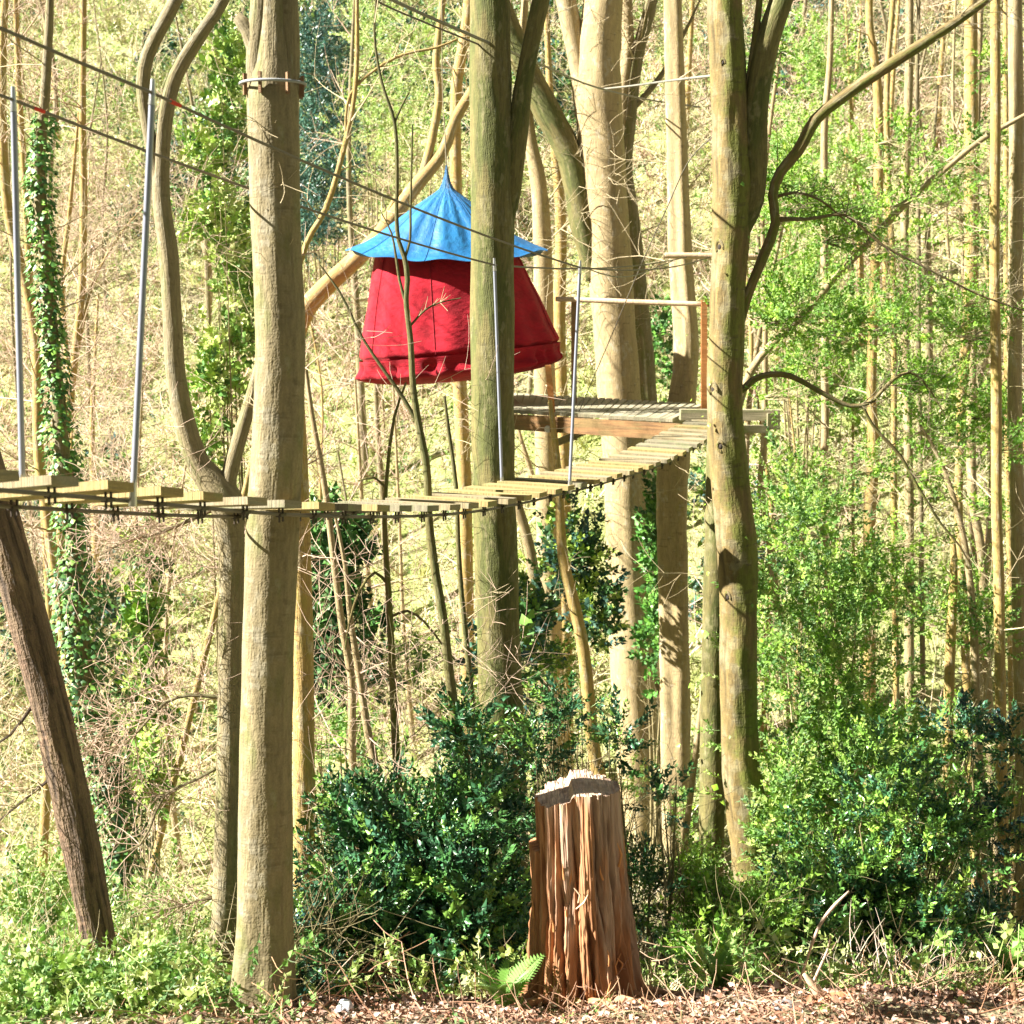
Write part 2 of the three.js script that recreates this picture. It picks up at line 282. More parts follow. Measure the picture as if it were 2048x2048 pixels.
function tree(o) {
  const rnd = rngOf(++treeSeed), poly = o.poly, dist = o.dist, g0 = poly[0], low = at(g0[0], g0[1], g0[3] ?? dist);
  // carry the trunk down into the ground and, where it leaves the picture, up to its crown
  const P = poly.map(q => at(q[0], q[1], q[3] ?? dist)), R = poly.map(q => q[2] / 2 / F * (q[3] ?? dist));
  const dn = P[0].clone().sub(P[1]).normalize(), gy = ground(low.x, -low.z);
  if (low.y > gy - 0.05) { const k = (low.y - gy + 0.15) / Math.max(0.3, -dn.y); P.unshift(low.clone().addScaledVector(dn, k)); R.unshift(R[0] * (1 + 0.06 * k)); }
  const last = poly[poly.length - 1];
  const crowned = last[1] <= 20 && o.crown !== 0;
  if (last[1] <= 20) {
    const d = P[P.length - 1].clone().sub(P[P.length - 2]).normalize().lerp(V(0, 1, 0), 0.6).normalize(), top = P[P.length - 1], H = o.rise ?? 3.2;
    P.push(top.clone().addScaledVector(d, H * 0.5), top.clone().addScaledVector(d, H)); R.push(R[R.length - 1] * 0.75, R[R.length - 1] * 0.3);
  }
  const base = V(P[0].x, Math.min(gy, P[0].y + 0.12), P[0].z), t = thing(o.name, o.label, o.cat ?? 'tree', base, o.group);
  const s = sampleWorld(P, R, o.spacing ?? 0.14), mat = M[o.mat ?? 'beech'];
  trunkMesh('trunk', s, base, mat, t, { seed: treeSeed % 17, sides: o.sides ?? 14, flute: o.flute ?? 0, flare: o.flare ?? 0, lump: o.lump ?? 0.07, lobes: o.lobes ?? 5 });
  for (const l of o.limbs ?? []) {
    const ls = samplePoly(l.poly, l.dist ?? dist, 0.1);
    trunkMesh(l.name ?? 'limb', ls, base, M[l.mat ?? o.mat ?? 'beech'], t, { seed: rnd() * 9, sides: l.sides ?? 10, lump: 0.12 });
    if (l.twigs) {
      const mb = new MB();
      for (let k = 0; k < l.twigs; k++) { const i = Math.floor(lerp(l.from ?? 0.3, 1, rnd()) * (ls.pts.length - 2)), d = ls.pts[i + 1].clone().sub(ls.pts[i]).normalize().multiplyScalar(0.8).add(V(rnd() - 0.5, (rnd() - 0.5) * 1.2 + (l.hang ?? 0.1), rnd() - 0.5).multiplyScalar(1.6)); twig(mb, ls.pts[i].clone().sub(base), d, (l.len ?? 0.4) * (0.5 + rnd()), Math.min(ls.rad[i] * 0.5, 0.004 * dist / 8), l.depth ?? 1, rnd, { curl: 0.5, min: 0.0011 * Math.max(1, dist / 8) }); }
      mk('twigs', mb.build(), M[l.twigMat ?? 'twigPale'], t).userData.kind = 'stuff';
    }
  }
  if (crowned || o.twigs) {
    const mb = new MB(), mn = 0.0011 * Math.max(1, dist / 8);
    if (crowned) for (let k = 0; k < (o.crown ?? 6); k++) { const f = 0.86 + 0.14 * k / (o.crown ?? 6), i = Math.min(s.pts.length - 2, Math.floor(f * (s.pts.length - 1))), a = rnd() * 6.283; twig(mb, s.pts[i].clone().sub(base), V(Math.cos(a), 0.9 + rnd(), Math.sin(a)), 1.2 + rnd(), s.rad[i] * 0.5, 2, rnd, { n: 4, kids: 1, min: mn }); }
    for (let k = 0; k < (o.twigs ?? 0); k++) { const f = lerp(o.twigFrom ?? 0.15, o.twigTo ?? 0.8, rnd()), i = Math.floor(f * (s.pts.length - 2)), a = rnd() * 6.283; twig(mb, s.pts[i].clone().sub(base), V(Math.cos(a), 0.3 + (rnd() - 0.3) * 0.8, Math.sin(a)), (o.twigLen ?? 0.5) * (0.5 + rnd()), Math.min(0.0045 * dist / 8, s.rad[i] * 0.4), o.twigDepth ?? 1, rnd, { curl: 0.5, min: mn }); }
    mk('crown', mb.build(), M[o.twigMat ?? 'twigPale'], t).userData.kind = 'stuff';
  }
  for (const iv of [o.ivy ?? []].flat()) ivyOn(t, base, s, iv.from, iv.to, iv.n, rnd, iv.cols, iv.thick, iv.size);
  for (const [kx, ky, kw] of o.knots ?? []) {
    const c = at(kx, ky, dist), k = kw / F * dist, g = new THREE.TorusGeometry(k * 0.5, k * 0.2, 8, 18, 4.2); g.rotateZ(-0.5 + kx % 2); g.scale(0.8, 1.25, 0.8);
    const i = s.pts.reduce((b, p, j) => Math.abs(p.y - c.y) < Math.abs(s.pts[b].y - c.y) ? j : b, 0), ax = s.pts[i], dx = clamp((c.x - ax.x) / s.rad[i], -0.9, 0.9);
    const q = V(c.x, c.y, ax.z + Math.sqrt(1 - dx * dx) * s.rad[i] * 0.97).sub(base), m = mk('knot', g, mat, t); m.position.copy(q); m.rotation.y = Math.asin(dx); m.rotation.z = 0.2;
    const core = mk('knot', new THREE.SphereGeometry(k * 0.3, 10, 8), M.bark_dark ??= std({ color: lin(0.03, 0.022, 0.015) }), t); core.position.copy(q); core.scale.set(0.8, 1.1, 0.5); core.rotation.y = m.rotation.y;
  }
  return { t, s, base };
}
const GREEN = { ivy: [[0.045, 0.13, 0.03], [0.07, 0.18, 0.035], [0.03, 0.09, 0.03]], ivyBright: [[0.26, 0.41, 0.05], [0.15, 0.30, 0.045], [0.38, 0.50, 0.10], [0.09, 0.21, 0.05]], holly: [[0.05, 0.155, 0.045], [0.075, 0.20, 0.05], [0.03, 0.10, 0.04], [0.16, 0.30, 0.05], [0.05, 0.15, 0.075]], haw: [[0.22, 0.42, 0.03], [0.31, 0.50, 0.045], [0.15, 0.33, 0.03]], mid: [[0.15, 0.31, 0.045], [0.24, 0.40, 0.06], [0.09, 0.22, 0.04], [0.33, 0.44, 0.09]], yellow: [[0.42, 0.54, 0.15], [0.30, 0.47, 0.10], [0.52, 0.58, 0.24]], teal: [[0.035, 0.11, 0.085], [0.06, 0.15, 0.10], [0.025, 0.075, 0.07]] };

tree({ name: 'beech_tree', label: 'smooth straight beech trunk with a wooden-blocked cable collar near its top', dist: 5.1, mat: 'beech', sides: 40, spacing: 0.05, flare: 0.5, lump: 0.06,
  poly: [[522, 2030, 128], [527, 1960, 118], [530, 1850, 112], [531, 1700, 110], [535, 1348, 105], [545, 1050, 106], [553, 900, 103], [561, 690, 99], [553, 480, 95], [548, 300, 99], [546, 190, 102], [548, 130, 70], [549, 60, 58], [550, 0, 56]],
  limbs: [{ name: 'branch_stub', poly: [[520, 120, 40], [498, 60, 34], [474, 34, 22]] }, { poly: [[518, 250, 24], [513, 170, 38], [515, 100, 42], [522, 30, 44], [528, -80, 44]], sides: 16 }, { poly: [[574, 260, 26], [578, 180, 38], [577, 100, 42], [573, 30, 44], [568, -80, 44]], sides: 16 }], twigs: 5, twigFrom: 0.3, twigTo: 0.6, twigLen: 0.25, rise: 2.5 });
tree({ name: 'forked_beech_tree', label: 'beech tree forking into two curved limbs at the height of the bridge', dist: 6.2, mat: 'beech', sides: 24, spacing: 0.06,
  poly: [[446, 1960, 66], [452, 1800, 58], [460, 1500, 54], [463, 1250, 52], [462, 1080, 54], [450, 1000, 70], [424, 965, 62], [398, 930, 48], [372, 854, 42], [352, 752, 40], [345, 640, 39], [337, 507, 38], [323, 399, 34], [324, 310, 29], [335, 210, 30], [352, 150, 28], [382, 98, 27], [414, 50, 25], [446, 0, 24]],
  limbs: [{ poly: [[452, 1010, 46], [458, 955, 32], [480, 875, 30], [505, 789, 27], [530, 690, 24], [540, 560, 20]] }, { poly: [[323, 390, 22], [300, 280, 24], [286, 170, 27], [296, 110, 27], [325, 50, 27], [356, -10, 26], [380, -80, 20]] },
    { name: 'dead_branch', poly: [[440, 1010, 12], [380, 1040, 9], [320, 1065, 7], [254, 1082, 5], [200, 1110, 3]], twigs: 18, from: 0.1, len: 0.3, twigMat: 'twigPink', depth: 2 },
    { name: 'dead_branch', poly: [[442, 1395, 10], [380, 1390, 8], [330, 1405, 7], [270, 1470, 5], [190, 1540, 3]], twigs: 20, from: 0.1, len: 0.32, twigMat: 'twigPink', depth: 2 },
    { name: 'dead_branch', poly: [[444, 1530, 9], [390, 1560, 7], [330, 1590, 6], [280, 1690, 5], [215, 1710, 3]], twigs: 12, from: 0.1, len: 0.25, twigMat: 'twigPink' }, { name: 'dead_branch', poly: [[452, 1790, 8], [400, 1800, 6], [330, 1820, 4], [260, 1835, 3]], twigs: 24, from: 0.1, len: 0.22, twigMat: 'twigPink', depth: 1 }], rise: 2 });
tree({ name: 'amber_trunk_tree', label: 'slim amber trunk standing close behind the collared beech', dist: 6.8, mat: 'amber', sides: 18, poly: [[612, 1990, 46], [608, 1700, 46], [606, 1348, 44], [598, 1000, 42], [585, 700, 36], [570, 400, 30], [560, 0, 24]], twigs: 16, twigFrom: 0.1, twigTo: 0.5, twigLen: 0.45, twigMat: 'twigPink' });
tree({ name: 'leaning_tree', label: 'dark brown rough-barked trunk leaning out of the lower left scrub', dist: 5.6, mat: 'brown', sides: 26, spacing: 0.05, lump: 0.16, poly: [[200, 1900, 74], [188, 1830, 72], [143, 1600, 76], [86, 1348, 76], [28, 1130, 78], [-10, 1000, 78], [-70, 800, 70], [-150, 560, 60]], twigs: 0, limbs: [{ name: 'dead_branch', poly: [[110, 1550, 8], [60, 1590, 6], [0, 1640, 4]], twigs: 8, len: 0.25 }, { name: 'dead_branch', poly: [[66, 1410, 8], [20, 1470, 6], [-30, 1500, 4]], twigs: 8, len: 0.25 }] });
tree({ name: 'ivy_clad_tree', label: 'ivy-clad trunk behind the steel hanger bars at the picture\'s left', dist: 9, mat: 'beech', sides: 14, poly: [[244, 1800, 44], [235, 1640, 42], [180, 1420, 40], [163, 1296, 38], [150, 1115, 36], [146, 1006, 34], [127, 933, 32], [118, 820, 30], [105, 700, 28], [94, 543, 26], [78, 344, 24], [88, 217, 20], [96, 90, 17], [100, 0, 15]],
  ivy: [{ from: 0.0, to: 0.62, n: 5200, cols: [[0.07, 0.2, 0.04], [0.12, 0.28, 0.05], [0.2, 0.38, 0.06], [0.05, 0.14, 0.035]], thick: 0.055, size: 0.62 }, { from: 0.05, to: 0.32, n: 2600, cols: [...GREEN.ivy, [0.10, 0.22, 0.05]], thick: 0.17, size: 0.7 }], twigs: 14, twigFrom: 0.5, twigTo: 0.85, twigLen: 0.9, twigDepth: 2 });
tree({ name: 'sapling', label: 'thin curving trunk at the picture\'s far left edge beside the ivy-clad tree', dist: 11, mat: 'amber', sides: 10, poly: [[90, 1000, 22], [78, 915, 21], [72, 690, 20], [54, 580, 20], [18, 435, 20], [5, 254, 17], [7, 36, 15], [10, 0, 14]], twigs: 26, twigLen: 0.9, twigDepth: 2, twigMat: 'twigPink', twigFrom: 0.3 });
tree({ name: 'sapling', label: 'thin straight stem crossing the upper end of the ivy-clad tree', dist: 12.5, mat: 'amber', sides: 8, poly: [[80, 900, 14], [62, 600, 14], [47, 326, 13], [36, 145, 12], [31, 0, 10]], twigs: 24, twigLen: 0.9, twigDepth: 2, twigMat: 'twigPink', twigFrom: 0.4 });
tree({ name: 'sapling', label: 'slender wavy sapling between the two steel hanger bars', dist: 12, mat: 'amber', sides: 10, poly: [[128, 960, 17], [136, 818, 16], [145, 752, 16], [163, 580, 15], [167, 435, 15], [165, 217, 14], [167, 0, 12]], limbs: [{ poly: [[140, 780, 10], [124, 560, 10], [138, 435, 9], [148, 326, 7], [160, 200, 4]] }, { poly: [[150, 720, 8], [190, 560, 7], [240, 470, 5], [300, 400, 3]], twigs: 6, len: 0.6 }], twigs: 32, twigLen: 0.9, twigDepth: 2, twigMat: 'twigPink', twigFrom: 0.3 });
tree({ name: 'crooked_tree', label: 'crooked pale tree reaching diagonally behind the blue roof peak', dist: 15.6, mat: 'amber', sides: 16, poly: [[556, 1380, 46], [562, 1000, 44], [580, 720, 42], [609, 625, 40], [650, 575, 38], [700, 530, 36], [760, 470, 32], [825, 380, 28], [883, 308, 24], [912, 235, 22], [950, 170, 18], [985, 60, 12]],
  limbs: [{ poly: [[845, 350, 18], [866, 270, 17], [878, 190, 16], [872, 127, 15], [880, 50, 14], [888, -20, 12]] }, { poly: [[735, 492, 8], [790, 400, 12], [800, 380, 9]] }], twigs: 8, twigLen: 0.9, twigFrom: 0.5, twigDepth: 1 });
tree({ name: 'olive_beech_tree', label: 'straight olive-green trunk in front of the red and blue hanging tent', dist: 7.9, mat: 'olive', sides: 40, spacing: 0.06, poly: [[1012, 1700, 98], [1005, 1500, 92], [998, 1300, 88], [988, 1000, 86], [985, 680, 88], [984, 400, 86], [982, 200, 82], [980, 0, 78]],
  limbs: [{ poly: [[1006, 470, 30], [1022, 380, 42], [1036, 260, 42], [1050, 150, 36], [1070, 50, 34], [1090, -40, 32], [1120, -200, 20]], sides: 16 }], twigs: 9, twigFrom: 0.1, twigTo: 0.42, twigLen: 0.3, rise: 3 });
tree({ name: 'pale_tree', label: 'big pale trunk with a broken top rising behind the platform', dist: 16.6, mat: 'pale', sides: 30, spacing: 0.12, flute: 0.07, lobes: 3, poly: [[1300, 1800, 92], [1282, 1600, 90], [1266, 1380, 88], [1256, 1100, 88], [1250, 950, 88], [1232, 700, 86], [1216, 471, 84], [1205, 300, 88], [1198, 180, 92], [1196, 100, 84], [1206, 0, 76]],
  limbs: [{ poly: [[1188, 560, 30], [1165, 450, 50], [1140, 315, 54], [1098, 228, 56], [1058, 150, 52], [1020, 60, 46], [985, -30, 40], [950, -120, 30]], sides: 16, mat: 'olive' }, { poly: [[1175, 230, 46], [1158, 130, 42], [1142, 50, 40], [1124, -40, 36]], sides: 14 }], crown: 5, rise: 3 });
tree({ name: 'forked_sapling', label: 'lit and shaded sapling with a dark forked top, beside the pale tree', dist: 17.4, mat: 'beech', sides: 14, poly: [[1318, 1500, 48], [1305, 1000, 46], [1292, 790, 45], [1276, 600, 42], [1263, 450, 36], [1250, 330, 30], [1257, 254, 28], [1275, 109, 26], [1303, 0, 24]], limbs: [{ poly: [[1252, 320, 22], [1246, 200, 24], [1256, 90, 24], [1252, -20, 22]], mat: 'pale' }, { poly: [[1262, 220, 14], [1300, 180, 12], [1335, 130, 10], [1372, 60, 7], [1400, 0, 4]] }], twigs: 10, twigLen: 0.9, twigFrom: 0.45, twigDepth: 2 });
tree({ name: 'fluted_tree', label: 'fluted pale trunk seen below the bridge beside the mossy trunk', dist: 14.8, mat: 'pale', sides: 40, flute: 0.24, lobes: 4, spacing: 0.08, poly: [[1362, 1860, 62], [1352, 1700, 60], [1350, 1348, 62], [1346, 1150, 62], [1346, 950, 64], [1372, 720, 50], [1362, 520, 44], [1354, 300, 40], [1348, 100, 36], [1346, 0, 34]], twigs: 6, twigLen: 0.8, twigFrom: 0.5 });
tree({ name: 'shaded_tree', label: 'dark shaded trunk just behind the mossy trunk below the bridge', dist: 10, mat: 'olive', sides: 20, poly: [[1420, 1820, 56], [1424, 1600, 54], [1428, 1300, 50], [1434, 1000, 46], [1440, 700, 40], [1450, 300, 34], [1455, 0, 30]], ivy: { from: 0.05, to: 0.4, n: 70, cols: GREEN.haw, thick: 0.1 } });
tree({ name: 'mossy_tree', label: 'knotty mossy trunk standing in front of the far end of the bridge', dist: 8.8, mat: 'moss', sides: 40, spacing: 0.05, lump: 0.12, flare: 0.2, poly: [[1510, 1860, 86], [1506, 1790, 80], [1496, 1650, 80], [1480, 1500, 76], [1477, 1348, 76], [1478, 1180, 76], [1472, 1070, 82], [1464, 1000, 76], [1454, 900, 74], [1450, 800, 72], [1452, 680, 70], [1456, 580, 68], [1465, 400, 76], [1462, 300, 72], [1459, 200, 70], [1454, 100, 66], [1449, 0, 64]],
  knots: [[1436, 495, 20], [1424, 777, 22], [1437, 890, 16], [1452, 1190, 16], [1500, 1650, 16], [1442, 130, 10], [1455, 680, 8]],
  limbs: [{ name: 'limb', mat: 'olive', poly: [[1480, 470, 36], [1505, 400, 46], [1512, 217, 50], [1530, 100, 48], [1566, -10, 44], [1600, -120, 34]], sides: 16 }, { poly: [[1492, 190, 10], [1504, 120, 14], [1514, 50, 14], [1522, -30, 12]] },
    { name: 'branch', mat: 'moss', poly: [[1478, 660, 16], [1496, 590, 20], [1529, 507, 22], [1551, 446, 20], [1545, 390, 20], [1560, 345, 22], [1594, 304, 24], [1631, 239, 25], [1674, 203, 24], [1747, 152, 24], [1819, 105, 22], [1892, 58, 20], [1964, 7, 16], [2040, -50, 12]], twigs: 12, len: 0.3, twigMat: 'twigDark' },
    { name: 'branch', mat: 'moss', poly: [[1551, 440, 12], [1580, 438, 9], [1616, 438, 7], [1690, 430, 6], [1730, 460, 6], [1765, 490, 5], [1850, 535, 4], [1960, 590, 4], [2060, 625, 3]], twigs: 16, len: 0.25, twigMat: 'twigDark' },
    { name: 'branch', mat: 'moss', poly: [[1470, 790, 16], [1490, 775, 15], [1510, 758, 14], [1540, 749, 13], [1580, 752, 12], [1623, 774, 11], [1663, 796, 10], [1700, 812, 9], [1739, 806, 8], [1757, 789, 8], [1790, 756, 7], [1819, 745, 6], [1844, 760, 5], [1890, 830, 3]], twigs: 14, len: 0.25, twigMat: 'twigDark' },
    { name: 'branch', mat: 'moss', poly: [[1725, 812, 7], [1745, 850, 7], [1801, 912, 7], [1830, 963, 6], [1884, 1050, 5], [1920, 1093, 4], [1950, 1150, 3]], twigs: 8, len: 0.2, twigMat: 'twigDark' },
    { name: 'branch', mat: 'moss', poly: [[1548, 395, 8], [1590, 385, 6], [1640, 400, 5], [1700, 450, 3]] , twigs: 6, len: 0.2, twigMat: 'twigDark' }],
  ivy: { from: 0.02, to: 0.62, n: 60, cols: GREEN.haw, thick: 0.12, size: 0.5 } });
// smaller stems round the tent and over the holly
tree({ name: 'sapling', label: 'thin dark sapling whose forked stem crosses the tent\'s red cloth', dist: 6.7, mat: 'olive', sides: 10, spacing: 0.06, crown: 2, poly: [[925, 1500, 24], [912, 1439, 22], [897, 1332, 20], [887, 1242, 19], [872, 1151, 18], [858, 1042, 17], [853, 934, 16], [836, 843, 15], [826, 771, 13], [821, 680, 12], [812, 598, 11], [815, 559, 11], [809, 515, 10], [797, 480, 9], [793, 420, 8], [794, 362, 8], [789, 246, 7], [763, 163, 6], [749, 72, 5], [752, 0, 4]],
  limbs: [{ poly: [[810, 515, 6], [820, 481, 5], [821, 429, 5], [823, 330, 4], [825, 250, 3]] }, { poly: [[809, 598, 6], [799, 559, 6], [791, 507, 5], [783, 466, 4], [760, 420, 2]] }, { poly: [[832, 840, 10], [804, 792, 8], [771, 745, 7], [724, 675, 6], [680, 585, 5], [640, 530, 3]] }, { poly: [[789, 246, 5], [802, 215, 4], [818, 185, 3]] }, { poly: [[822, 650, 5], [850, 620, 4], [880, 605, 3], [922, 596, 2]], twigs: 12, len: 0.07, from: 0.1, depth: 0 }], twigs: 4, twigLen: 0.3, twigTo: 0.4, twigDepth: 0, rise: 0.8 });
tree({ name: 'sapling', label: 'thin dead-topped stem between the forked sapling and the olive trunk', dist: 7.2, mat: 'olive', sides: 8, poly: [[944, 1420, 14], [941, 1368, 13], [934, 1296, 12], [923, 1187, 11], [916, 1078, 10], [912, 970, 9], [897, 861, 8], [889, 792, 5]], twigs: 5, twigLen: 0.25, twigDepth: 0 });
tree({ name: 'sapling', label: 'crooked brown stem rising from the holly left of the forked sapling', dist: 6.9, mat: 'moss', sides: 10, poly: [[806, 1760, 20], [798, 1600, 18], [789, 1440, 17], [784, 1320, 15], [777, 1187, 13], [769, 1042, 10], [774, 950, 8], [789, 832, 6], [812, 765, 4]], limbs: [{ poly: [[777, 1170, 7], [750, 1145, 7], [720, 1180, 6], [700, 1240, 5], [690, 1300, 3]] }, { poly: [[779, 1235, 6], [815, 1222, 6], [850, 1245, 5], [885, 1290, 4], [910, 1320, 3]] }, { poly: [[772, 975, 5], [748, 955, 4], [715, 962, 3]] }], twigs: 10, twigLen: 0.35, twigMat: 'twigOlive', twigTo: 0.7 });
tree({ name: 'sapling', label: 'pale pinkish stem leaning beside the collared beech, over the holly', dist: 7.4, mat: 'pale', sides: 10, poly: [[722, 1860, 19], [716, 1710, 18], [705, 1529, 17], [702, 1350, 16], [685, 1260, 15], [667, 1115, 14], [649, 970, 13], [623, 825, 11], [612, 740, 8]], twigs: 18, twigLen: 0.6, twigDepth: 2, twigMat: 'twigPink', twigTo: 0.95 });
tree({ name: 'sapling', label: 'pink leaning stem disappearing into the dark holly bush', dist: 7.2, mat: 'pale', sides: 10, poly: [[800, 1720, 18], [781, 1656, 18], [760, 1565, 18], [738, 1475, 17], [718, 1348, 15], [700, 1230, 12], [690, 1130, 9], [668, 1020, 6]], twigs: 16, twigLen: 0.55, twigDepth: 2, twigMat: 'twigPink' });
tree({ name: 'pale_trunk_tree', label: 'pale trunk directly behind the tent, showing above and below it', dist: 17, mat: 'amber', sides: 16, poly: [[936, 1400, 30], [930, 1042, 30], [926, 897, 29], [919, 763, 28], [914, 560, 26], [912, 362, 24], [911, 272, 22], [914, 163, 22], [930, 72, 22], [938, 0, 22]], twigs: 10, twigLen: 0.8, twigFrom: 0.6 });
tree({ name: 'pale_trunk_tree', label: 'pale trunk behind the orange strut of the platform', dist: 16.8, mat: 'pale', sides: 18, poly: [[1112, 1520, 54], [1100, 1250, 50], [1094, 1000, 46], [1092, 860, 46], [1088, 700, 42], [1084, 471, 36], [1076, 360, 32], [1062, 290, 26], [1050, 180, 20], [1046, 60, 16], [1050, 0, 14]], limbs: [{ poly: [[1080, 1010, 14], [1058, 930, 12], [1040, 870, 8], [1030, 820, 5]] }], twigs: 18, twigLen: 0.9, twigDepth: 2 });
tree({ name: 'pale_trunk_tree', label: 'slim amber trunk right of the tent, left of the pale tree', dist: 18, mat: 'amber', sides: 14, poly: [[1130, 1300, 30], [1126, 900, 28], [1118, 640, 26], [1122, 480, 24], [1118, 380, 20], [1104, 250, 15], [1096, 100, 12], [1092, 0, 10]], twigs: 12, twigLen: 0.9 });
tree({ name: 'slanted_tree', label: 'slanted pale stem below the bridge leaning towards the stump', dist: 12.6, mat: 'amber', sides: 14, poly: [[1200, 1560, 30], [1187, 1493, 28], [1166, 1296, 26], [1147, 1205, 25], [1126, 1115, 22], [1118, 988, 18], [1112, 900, 14], [1100, 800, 9]], twigs: 10, twigLen: 0.5 });
tree({ name: 'slanted_tree', label: 'pinkish slanting stem beside the olive trunk below the bridge', dist: 13.5, mat: 'pale', sides: 12, poly: [[1085, 1330, 26], [1068, 1151, 24], [1053, 1071, 22], [1032, 999, 20], [1010, 900, 14]], twigs: 10, twigLen: 0.5 });
tree({ name: 'sapling', label: 'thin yellowish sapling leaning up across the dark conifers', dist: 10.5, mat: 'amber', sides: 8, poly: [[560, 700, 12], [612, 489, 12], [652, 417, 11], [685, 308, 11], [705, 217, 10], [713, 145, 10], [714, 0, 8]], limbs: [{ poly: [[690, 290, 5], [700, 190, 6], [752, 138, 6], [807, 109, 6], [876, 94, 5], [915, 78, 4]], twigs: 5, len: 0.4 }], twigs: 7, twigLen: 0.7, twigDepth: 1, twigFrom: 0.5 });
tree({ name: 'fallen_branch', cat: 'branch', label: 'long pale branch slanting from behind the mossy trunk to the upper right corner', dist: 10.2, mat: 'pale', sides: 10, poly: [[1440, 1100, 12], [1470, 850, 15], [1504, 738, 16], [1560, 672, 15], [1602, 634, 15], [1656, 572, 15], [1710, 514, 14], [1765, 456, 14], [1819, 399, 13], [1892, 337, 12], [1964, 279, 11], [2060, 225, 9]], twigs: 10, twigLen: 0.5, twigFrom: 0.3 });
// the stand of thin trunks at the right
const stand = 'thin trunks standing among the bright leaves';
[['slim pinkish trunk nearest the mossy trunk among the bright leaves', 14, 'pale', [[1662, 1200, 20], [1649, 1060, 18], [1641, 970, 17], [1649, 897, 16], [1649, 652, 16], [1649, 400, 15], [1649, 254, 14], [1660, 120, 12], [1663, 0, 11]]],
  ['forked pale trunk with a bright mottled middle, second from the mossy trunk', 13, 'amber', [[1739, 1200, 25], [1739, 1042, 25], [1747, 897, 25], [1743, 789, 19], [1750, 543, 20], [1757, 362, 20], [1754, 163, 18], [1739, 47, 15], [1739, 0, 14]]],
  ['very thin straight pink-brown trunk rising from the shrub', 12, 'amber', [[1792, 1480, 14], [1792, 1368, 13], [1788, 1042, 13], [1788, 789, 12], [1786, 543, 12], [1775, 326, 12], [1775, 145, 11], [1786, 0, 10]]],
  ['straight cream trunk beside the very thin pink-brown one', 11.5, 'pale', [[1824, 1500, 20], [1819, 1368, 20], [1819, 1042, 19], [1817, 897, 18], [1808, 543, 18], [1812, 326, 18], [1819, 109, 17], [1819, 0, 16]]],
  ['greyish whip-thin stem right of the cream trunk', 13.5, 'beech', [[1845, 1300, 11], [1840, 900, 11], [1837, 688, 10], [1837, 471, 9], [1833, 254, 9], [1837, 0, 8]]],
  ['yellowish trunk crossed by the long slanting branch near the upper right', 12.4, 'amber', [[1926, 1200, 17], [1917, 1006, 17], [1920, 897, 17], [1924, 789, 19], [1942, 543, 26], [1942, 326, 27], [1942, 145, 26], [1942, 0, 25]]],
  ['thin trunk with a crook, between the yellowish and the tall amber trunk', 13, 'pale', [[1972, 1300, 18], [1962, 1097, 18], [1946, 1006, 20], [1942, 861, 19], [1950, 560, 14], [1954, 254, 13], [1960, 36, 12], [1960, 0, 11]]],
  ['tall straight amber trunk reaching down to the litter', 9.6, 'amber', [[2000, 1960, 20], [2007, 1710, 22], [2002, 1500, 23], [1998, 1187, 22], [1993, 1006, 21], [1993, 789, 21], [1989, 507, 20], [1991, 254, 20], [1991, 0, 19]]],
  ['thick pale trunk at the picture\'s right edge', 10.4, 'pale', [[2048, 1700, 34], [2044, 1450, 32], [2040, 1296, 31], [2036, 1042, 30], [2029, 789, 29], [2031, 543, 30], [2033, 254, 30], [2030, 0, 27]]],
  ['broken-topped amber stem standing in front of the cream and yellowish trunks', 10.6, 'amber', [[1902, 1800, 18], [1895, 1565, 20], [1899, 1348, 22], [1906, 1187, 18], [1908, 1120, 15], [1905, 1070, 9]]],
  ['pale trunk leaning out of the lower right shrub', 10, 'pale', [[1974, 1880, 24], [1960, 1710, 24], [1957, 1565, 24], [1952, 1438, 22], [1944, 1200, 15], [1920, 1042, 13], [1880, 920, 9], [1840, 850, 5]]],
  ['thin stem right behind the mossy trunk\'s lower branches', 13.2, 'pale', [[1552, 1190, 16], [1535, 1050, 15], [1522, 980, 15], [1528, 890, 14], [1530, 760, 12], [1530, 580, 10], [1525, 420, 9], [1540, 250, 8], [1565, 60, 7], [1566, 0, 6]]],
  ['narrow amber stem between the tall amber trunk and the right edge', 13.8, 'amber', [[2020, 1150, 14], [2016, 900, 13], [2014, 700, 13], [2012, 300, 12], [2012, 0, 11]]]
].forEach(([label, dist, mat, poly], k) => tree({ name: 'thin_tree', label, dist, mat, poly, group: stand, sides: 12, twigs: 12, twigLen: 0.6, twigFrom: 0.15, twigTo: 0.85, twigDepth: 1, crown: 4, rise: 2, twigMat: k % 2 ? 'twigPale' : 'twigOlive' }));
